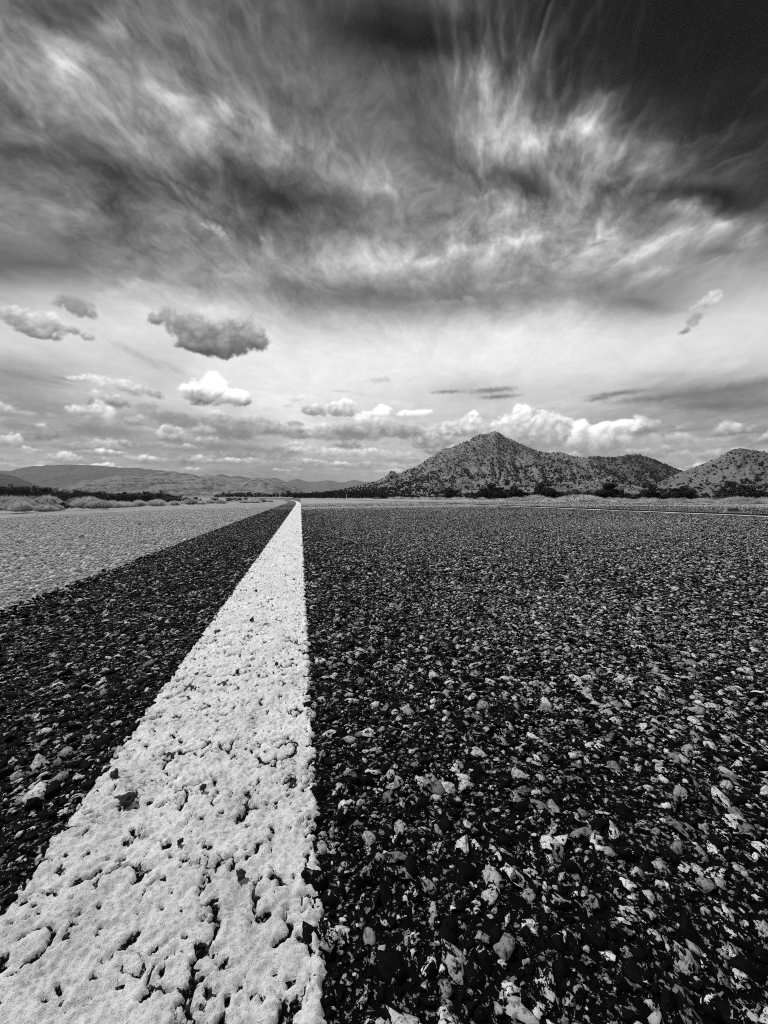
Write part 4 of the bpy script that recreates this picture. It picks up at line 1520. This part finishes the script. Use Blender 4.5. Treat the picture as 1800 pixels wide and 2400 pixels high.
JUN = [juniper_meshes(k, 1600, rnd.uniform(0.9, 1.15)) for k in range(7)]
JUNR = [juniper_meshes(20 + k, 6500, rnd.uniform(0.95, 1.2)) for k in range(5)]
SCR = [juniper_meshes(40 + k, 3000, 1.2, 0.8, M_SCRUB) for k in range(3)]
RAB = [brush_mesh(k, M_RABBIT, 1900, 0.0085) for k in range(4)]
SAGF = [brush_mesh(30 + k, M_SAGE, 4200, 0.0055, 1.05) for k in range(4)]
SAG = [brush_mesh(10 + k, M_SAGE, 1300, 0.010, 1.0) for k in range(5)]
GRB = [brush_mesh(20 + k, M_GREY, 2200, 0.008, 1.0) for k in range(3)]


def tree(px, top, base, dist, wpx, label, meshes, group, name='juniper_tree', cat='tree', zg=None):
    """stands at its own distance; base and top given as seen from the road"""
    X = (px - 900) / 900 * dist
    zb = CAM_H + (HZ - base) / 900 * dist if zg is None else zg
    zt = CAM_H + (HZ - top) / 900 * dist
    e = bpy.data.objects.new(name, None)
    C.objects.link(e)
    e.location = (X, dist, zb)
    h = zt - zb
    w = wpx / 900 * dist
    cr, tk = meshes[rnd.randrange(len(meshes))]
    e.rotation_euler = (0, 0, rnd.uniform(0, 6.28))
    e.scale = (w / 1.05, w / 1.05, h / 0.97)
    link('crown', cr, e)
    link('trunk', tk, e)
    tag(e, label, cat, group)
    return e


def bush(px, top, base, dist, wpx, label, meshes, group, name, cat='bush'):
    X = (px - 900) / 900 * dist
    zb = CAM_H + (HZ - base) / 900 * dist
    h = (base - top) / 900 * dist
    o = link(name, meshes[rnd.randrange(len(meshes))])
    o.location = (X, dist, zb)
    o.rotation_euler = (0, 0, rnd.uniform(0, 6.28))
    w = wpx / 900 * dist
    o.scale = (w / 1.15, w / 1.15, h)
    tag(o, label, cat, group)
    return o


# right-hand roadside junipers (base hidden behind the pale brush)
G_R = 'dark junipers behind the far roadside'
RT = [
    (1054, 1148, 1176, 62, 60, 'low round dark juniper, leftmost of the big ones right of the peak', JUNR),
    (1110, 1152, 1176, 60, 40, 'small ragged juniper between two larger dark ones under the peak', SCR),
    (1152, 1133, 1178, 56, 62, 'tall broad dark juniper standing under the mountain peak', JUNR),
    (1207, 1140, 1177, 60, 54, 'open-topped juniper right of the tall one under the peak', JUNR),
    (1240, 1150, 1177, 62, 40, 'short dark scrub filling a gap between junipers', SCR),
    (1275, 1131, 1178, 58, 66, 'big loose-crowned juniper below the mountain saddle', JUNR),
    (1318, 1145, 1178, 60, 44, 'thin grey-green juniper with pale brush at its foot', SCR),
    (1352, 1142, 1178, 66, 48, 'sparse juniper halfway between the saddle tree and the wide one', SCR),
    (1432, 1133, 1178, 54, 74, 'wide dome-shaped dark juniper with black shaded base', JUNR),
    (1521, 1136, 1180, 54, 56, 'rounded juniper left of the pyramid-shaped one', JUNR),
    (1560, 1150, 1179, 60, 36, 'dull grey shrub wedged between two dark junipers', SCR),
    (1602, 1140, 1183, 46, 60, 'pyramid-shaped dark juniper nearest the road', JUNR),
    (1694, 1160, 1184, 44, 40, 'low dark shrub left of the pale grass fan', SCR),
    (1722, 1128, 1183, 48, 62, 'tall dark juniper behind the pale grass fan', JUNR),
    (1770, 1138, 1183, 50, 56, 'dark juniper at the right picture edge', JUNR),
    (1806, 1150, 1184, 46, 44, 'cut-off juniper at the very right border', JUNR),
]
for px, tp, bs, di, wp, lb, ms in RT:
    tree(px, tp - 3, bs, di, wp * 1.22, lb, ms, G_R)
RT2 = [(905, 1160, 30), (930, 1158, 34), (958, 1156, 36), (985, 1157, 30), (1008, 1160, 30), (1030, 1158, 30), (1080, 1156, 30), (1130, 1150, 34), (1180, 1150, 34), (1230, 1146, 36), (1300, 1146, 40), (1335, 1150, 40),
       (1380, 1148, 40), (1400, 1152, 40), (1470, 1150, 36), (1490, 1154, 36), (1545, 1154, 30), (1645, 1160, 26), (1575, 1156, 30), (1790, 1146, 40)]
for px, tp, wp in RT2:
    tree(px + rnd.uniform(-6, 6), tp + rnd.uniform(0, 7), 1174, rnd.uniform(82, 110), wp * rnd.uniform(0.6, 1.1),
         'small scrub tree in the row behind the roadside junipers', JUNR, 'scrub trees behind the roadside junipers', 'scrub_tree')

# treeline in the middle, beyond the bend
x = 690
while x < 905:
    tp = np.interp(x, [690, 712, 760, 820, 900], [1152, 1151, 1152, 1150, 1146]) + rnd.uniform(-2.5, 3.5)
    if 735 < x < 750: tp -= 1
    tree(x, tp, 1170, rnd.uniform(120, 150), rnd.uniform(15, 24), 'dark juniper in the dense treeline beyond the bend', JUN, 'treeline beyond the road bend')
    x += rnd.uniform(6, 9)
x = 505
while x < 695:
    tp = np.interp(x, [505, 540, 600, 660, 690], [1156, 1152, 1153, 1155, 1152]) + rnd.uniform(-2, 4)
    tree(x, tp, 1165.5, rnd.uniform(225, 260), rnd.uniform(12, 20), 'dark juniper in the thin treeline under the mesa', JUN, 'treeline under the mesa')
    x += rnd.uniform(5.5, 8)
tree(674, 1147.5, 1168, 215, 22, 'tallest dark juniper of the middle treeline, straight above the road bend', JUN, 'treeline beyond the road bend')
# treeline on the left
tops = [(-20, 1133), (20, 1134), (60, 1136), (110, 1139), (150, 1143), (190, 1148), (230, 1151), (270, 1150), (310, 1152), (345, 1152), (375, 1152), (400, 1158), (440, 1160), (480, 1160), (510, 1161)]
for row, (d0, d1, extra) in enumerate(((60, 78, 0), (44, 56, 9))):
    x = -20
    while x < (430 if row == 0 else 330):
        tp = np.interp(x, [a for a, b in tops], [b for a, b in tops]) + rnd.uniform(-2.5, 3.5) + extra
        tree(x, tp, 1177 + row * 4, rnd.uniform(d0, d1), rnd.uniform(26, 44), 'dark juniper in the black thicket behind pale left bushes', JUN, 'dark thicket left of the road')
        x += rnd.uniform(9, 15)
tree(377, 1146, 1172, 70, 20, 'single dark juniper sticking up above the left thicket', JUN, 'dark thicket left of the road')
for px, tp, bs, di, wp, lb in [(352, 1152, 1176, 40, 60, 'grey leafless-looking shrub right of the left thicket'),
                               (400, 1160, 1180, 36, 50, 'dark broad shrub at the end of the left thicket'),
                               (440, 1163, 1178, 42, 34, 'dark low shrub before the mesa foot'),
                               (458, 1162, 1177, 46, 26, 'small dark shrub right of the left thicket end'),
                               (503, 1164, 1178, 48, 24, 'small dark shrub with pale brush in front'),
                               (542, 1163, 1179, 44, 34, 'dark shrub among the pale bushes near the bend'),
                               (560, 1164, 1179, 46, 26, 'dark shrub just right of its twin near the bend'),
                               (577, 1164, 1173, 60, 16, 'tiny dark shrub farthest right among the pale bushes')]:
    tree(px, tp, bs, di, wp, lb, SCR, 'dark shrubs left of the road bend', 'dark_shrub', 'shrub')

# pale rabbitbrush on the left verge
LB = [
    (20, 1158, 1199, 12.5, 74, 'big pale bush at the left picture edge'),
    (50, 1160, 1201, 12.2, 60, 'pale feathery bush second from the left edge'),
    (80, 1159, 1192, 14.5, 60, 'tall grey bush behind the second pale one'),
    (48, 1170, 1202, 11.6, 44, 'low pale tuft in front of the left bushes'),
    (112, 1158, 1194, 14, 56, 'pale bush with dark gap on its right'),
    (105, 1180, 1200, 12, 46, 'low pale bush before the dark gap'),
    (132, 1180, 1199, 12.4, 30, 'small pale bush left of the low dark one'),
    (176, 1164, 1190, 15, 42, 'grey bush starting the long pale row'),
    (205, 1161, 1194, 14.2, 66, 'broad domed pale bush in the middle of the row'),
    (232, 1168, 1194, 14, 54, 'pale bush leaning against the broad domed one'),
    (262, 1171, 1192, 15, 46, 'pale round bush right of the domed pair'),
    (285, 1174, 1191, 15.6, 40, 'low wide pale bush in the row'),
    (302, 1176, 1190, 16, 34, 'small pale tuft at the row centre right'),
    (325, 1170, 1189, 16.4, 34, 'upright pale bush with bare ground beside it'),
    (368, 1168, 1188, 17, 42, 'fan-shaped pale bush standing alone'),
    (408, 1172, 1186, 18, 28, 'small fan-shaped pale bush right of the lone one'),
    (447, 1166, 1184, 19, 34, 'pale bush before the dark low shrub'),
    (470, 1172, 1183, 20, 26, 'low pale tuft between two pale bushes'),
    (492, 1170, 1181, 22, 30, 'pale brush below the small dark shrub'),
    (518, 1170, 1181, 22, 26, 'pale brush left of the dark shrub pair'),
    (575, 1170, 1180, 22, 26, 'pale brush right of the dark shrub pair'),
    (596, 1168, 1180, 22, 30, 'pale brush near the white post'),
    (614, 1168, 1178, 24, 24, 'grey-white tuft between brush and white post'),
    (632, 1170, 1179, 24, 18, 'last pale tuft before the white post'),
]
for px, tp, bs, di, wp, lb in LB:
    bush(px, tp, bs, di, wp, lb, SAGF if 'grey' not in lb else GRB, 'pale bushes on the left verge', 'rabbitbrush')
for px, tp, bs, di, wp, lb in [(150, 1173, 1194, 13.5, 36, 'dark low bush in the gap between the pale bushes'), (84, 1166, 1196, 13.6, 30, 'dull dark bush half hidden by pale ones on the left')]:
    tree(px, tp, bs, di, wp, lb, SCR, 'dark shrubs left of the road bend', 'dark_shrub', 'shrub')
# second scatter of pale tufts behind
for k in range(26):
    px = rnd.uniform(150, 640)
    di = rnd.uniform(24, 40)
    h = rnd.uniform(0.25, 0.45)
    bs = HZ + (0.62 + 0.012 * di) * 900 / di * 0.55
    bush(px, bs - h * 900 / di, bs, di, rnd.uniform(14, 26), 'small pale tuft behind the row of left verge bushes', SAG, 'pale tufts behind the left bushes', 'brush_tuft')

# pale brush along the far road edge
x = 915
k = 0
while x < 1810:
    di = np.interp(x, [880, 1000, 1300, 1800], [40, 30, 19.5, 11.8]) * rnd.uniform(0.98, 1.12)
    base = np.interp(x, [880, 1000, 1300, 1640, 1800], [1171.5, 1175, 1179.5, 1184, 1185.5])
    gap = (1075 < x < 1085) or (1455 < x < 1462)
    hp = rnd.uniform(7, 14) * np.interp(x, [900, 1200, 1800], [0.7, 1.15, 1.3])
    if 1350 < x < 1400 or 1240 < x < 1290: hp *= 1.5
    if 1690 < x < 1760: hp *= 1.2
    bush(x, base - hp, base + 0.8, di, hp * rnd.uniform(2.4, 4.2), 'pale brush clump in the strip along the far edge line', RAB, 'pale brush along the far road edge', 'rabbitbrush')
    x += rnd.uniform(8, 15)
for px, tp, bs, di, wp, lb in [(1729, 1161, 1185, 14.6, 46, 'tall pale fan-shaped grass clump in front of the dark juniper'),
                               (1757, 1168, 1185, 15, 30, 'pale bush right of the tall fan-shaped clump'),
                               (1788, 1163, 1186, 15, 40, 'grey-white bush at the right picture border'),
                               (1372, 1160, 1181, 20, 54, 'largest pale bush heap before the wide dark juniper'),
                               (1262, 1162, 1179, 24, 50, 'long pale bush heap under the saddle juniper'),
                               (1440, 1166, 1182, 19, 34, 'pale bush right of the largest heap')]:
    bush(px, tp, bs, di, wp, lb, RAB, 'pale bushes beside the far road edge', 'rabbitbrush')
bush(1206, 1166, 1178, 26, 20, 'small round grey bush standing in the pale brush strip', GRB, 'pale bushes beside the far road edge', 'greybrush')
bush(1290, 1166, 1178, 25, 30, 'dull grey bush behind the pale heap under the saddle', GRB, 'pale bushes beside the far road edge', 'greybrush')
for k in range(60):
    px = rnd.uniform(870, 1800)
    di = np.interp(px, [880, 1000, 1300, 1800], [60, 50, 36, 24]) * rnd.uniform(1.0, 1.5)
    bush(px, 1172 - rnd.uniform(3, 9), 1176, di, rnd.uniform(14, 26), 'dull dry tuft between the edge strip and the junipers', GRB if k % 2 else SAG, 'dry tufts before the junipers', 'brush_tuft')

# ------------------------------------------------------------------ junipers dotted over the slopes
def slope_bushes():
    allp = []
    for (XX, YY, z, VV), n, smin, smax, who in ((H_MAIN[1], 14000, 1.4, 3.8, 0), (H_SAD[1], 5000, 1.8, 4.6, 1), (H_RT[1], 2100, 0.9, 2.8, 2), (H_SP[1], 1500, 0.7, 2.0, 3)):
        nx, ny = XX.shape
        m = n * 3
        i = rng.uniform(0, nx - 1.01, m)
        j = rng.uniform(0, ny * 0.80, m)
        I, J = i.astype(int), j.astype(int)
        fi, fj = i - I, j - J

        def lk(a):
            return (a[I, J] * (1 - fi) + a[I + 1, J] * fi) * (1 - fj) + (a[I, J + 1] * (1 - fi) + a[I + 1, J + 1] * fi) * fj
        x, y, zz, v = lk(XX), lk(YY), lk(z), lk(VV)
        dens = 0.35 + 0.9 * fbm(x / 60, y / 60, 3, 0.5, 170 + who) + 0.30 * np.clip(-v - 0.35, 0, 1)
        ok = (rng.random(m) < dens * 0.75) & (y > 60)
        x, y, zz = x[ok][:n], y[ok][:n], zz[ok][:n]
        sz = smin + (smax - smin) * rng.random(len(x)) ** 2.2
        vis = np.abs(x) < y * 1.02
        allp.append(np.stack([x, y, zz, sz, vis * sz / y, np.full(len(x), who)], 1))
    p = np.concatenate(allp)
    order = np.argsort(-p[:, 4])
    # small crowns: a lumpy cluster of leaf quads, shared
    crowns = []
    for k in range(5):
        rs = np.random.default_rng(1200 + k)
        cen = [(rs.uniform(-.28, .28), rs.uniform(-.28, .28), rs.uniform(0.2, 0.62)) for _ in range(6)]
        V, F = leaf_cloud(cen, [rs.uniform(0.2, 0.32) for _ in cen], 110, 0.26, rs, 0.9, 0.1)
        V[:, 2] = np.maximum(V[:, 2], -0.05)
        crowns.append(mesh_np('crown', V, F, M_JUN, False))
    names = ['round juniper dotted on the rocky mountain slope', 'juniper dotted on the long dark-crested hill', 'dark bush dotted on the pale right-hand hill', 'juniper on the scrubby rise at the foot of the mountain']
    srcs = []
    for q, i in enumerate(order[:300]):
        x, y, z_, sz, _, who = p[i]
        o = link('slope_juniper', crowns[q % 5])
        o.location = (x, y, z_ - 0.05 * sz)
        o.rotation_euler = (0, 0, rnd.uniform(0, 6.28))
        o.scale = (sz, sz, sz * 1.15)
        tag(o, names[int(who)], 'bush', ['junipers on the mountain slope', 'junipers on the long hill', 'bushes on the right-hand hill', 'junipers on the scrubby rise'][int(who)])
        srcs.append(o)
    rest = p[order[300:]]
    sc = np.stack([rest[:, 3], rest[:, 3], rest[:, 3] * 1.15], 1)
    rot = np.stack([np.zeros(len(rest)), np.zeros(len(rest)), rng.uniform(0, 6.28, len(rest))], 1)
    g = gn_instances('slope_scrub', rest[:, :3], rot, sc, rng.integers(0, 5, len(rest)), srcs[:5])
    tag(g, 'small dark junipers and scrub dotted over the mountain and hills', 'scrub', None, 'stuff')


slope_bushes()

# ------------------------------------------------------------------ ordinals for long rows of look-alikes
def ordinal(k):
    if 10 <= k % 100 <= 20:
        return '%dth' % k
    return '%d%s' % (k, {1: 'st', 2: 'nd', 3: 'rd'}.get(k % 10, 'th'))


from collections import defaultdict
rows = defaultdict(list)
for o in C.objects:
    if o.parent is None and o.get('label') and o.get('group') and o.location.y > 5:
        rows[o['label']].append(o)
for lab, obs in rows.items():
    if 2 <= len(obs) <= 90:
        obs.sort(key=lambda o: o.location.x / o.location.y)
        for k, o in enumerate(obs):
            o['label'] = ordinal(k + 1) + ' from the left: ' + lab

# ------------------------------------------------------------------ haze
HAZE = True
if HAZE:
    x0, x1, y0, y1, z0, z1 = -16500, 16500, -3100, 17500, -30, 640
    V = [(x0, y0, z0), (x1, y0, z0), (x1, y1, z0), (x0, y1, z0), (x0, y0, z1), (x1, y0, z1), (x1, y1, z1), (x0, y1, z1)]
    F = [(0, 3, 2, 1), (4, 5, 6, 7), (0, 1, 5, 4), (1, 2, 6, 5), (2, 3, 7, 6), (3, 0, 4, 7)]
    m = bpy.data.materials.new('haze')
    m.use_nodes = True
    nt = m.node_tree
    nt.nodes.clear()
    out = nt.nodes.new('ShaderNodeOutputMaterial')
    pv = nt.nodes.new('ShaderNodeVolumePrincipled')
    pv.inputs['Color'].default_value = (0.9, 0.9, 0.9, 1)
    pv.inputs['Density'].default_value = 2.3e-5
    nt.links.new(pv.outputs[0], out.inputs['Volume'])
    hz = link('haze', mesh_np('haze', V, F, m, False))
    tag(hz, 'thin even desert haze', None, None, 'stuff')
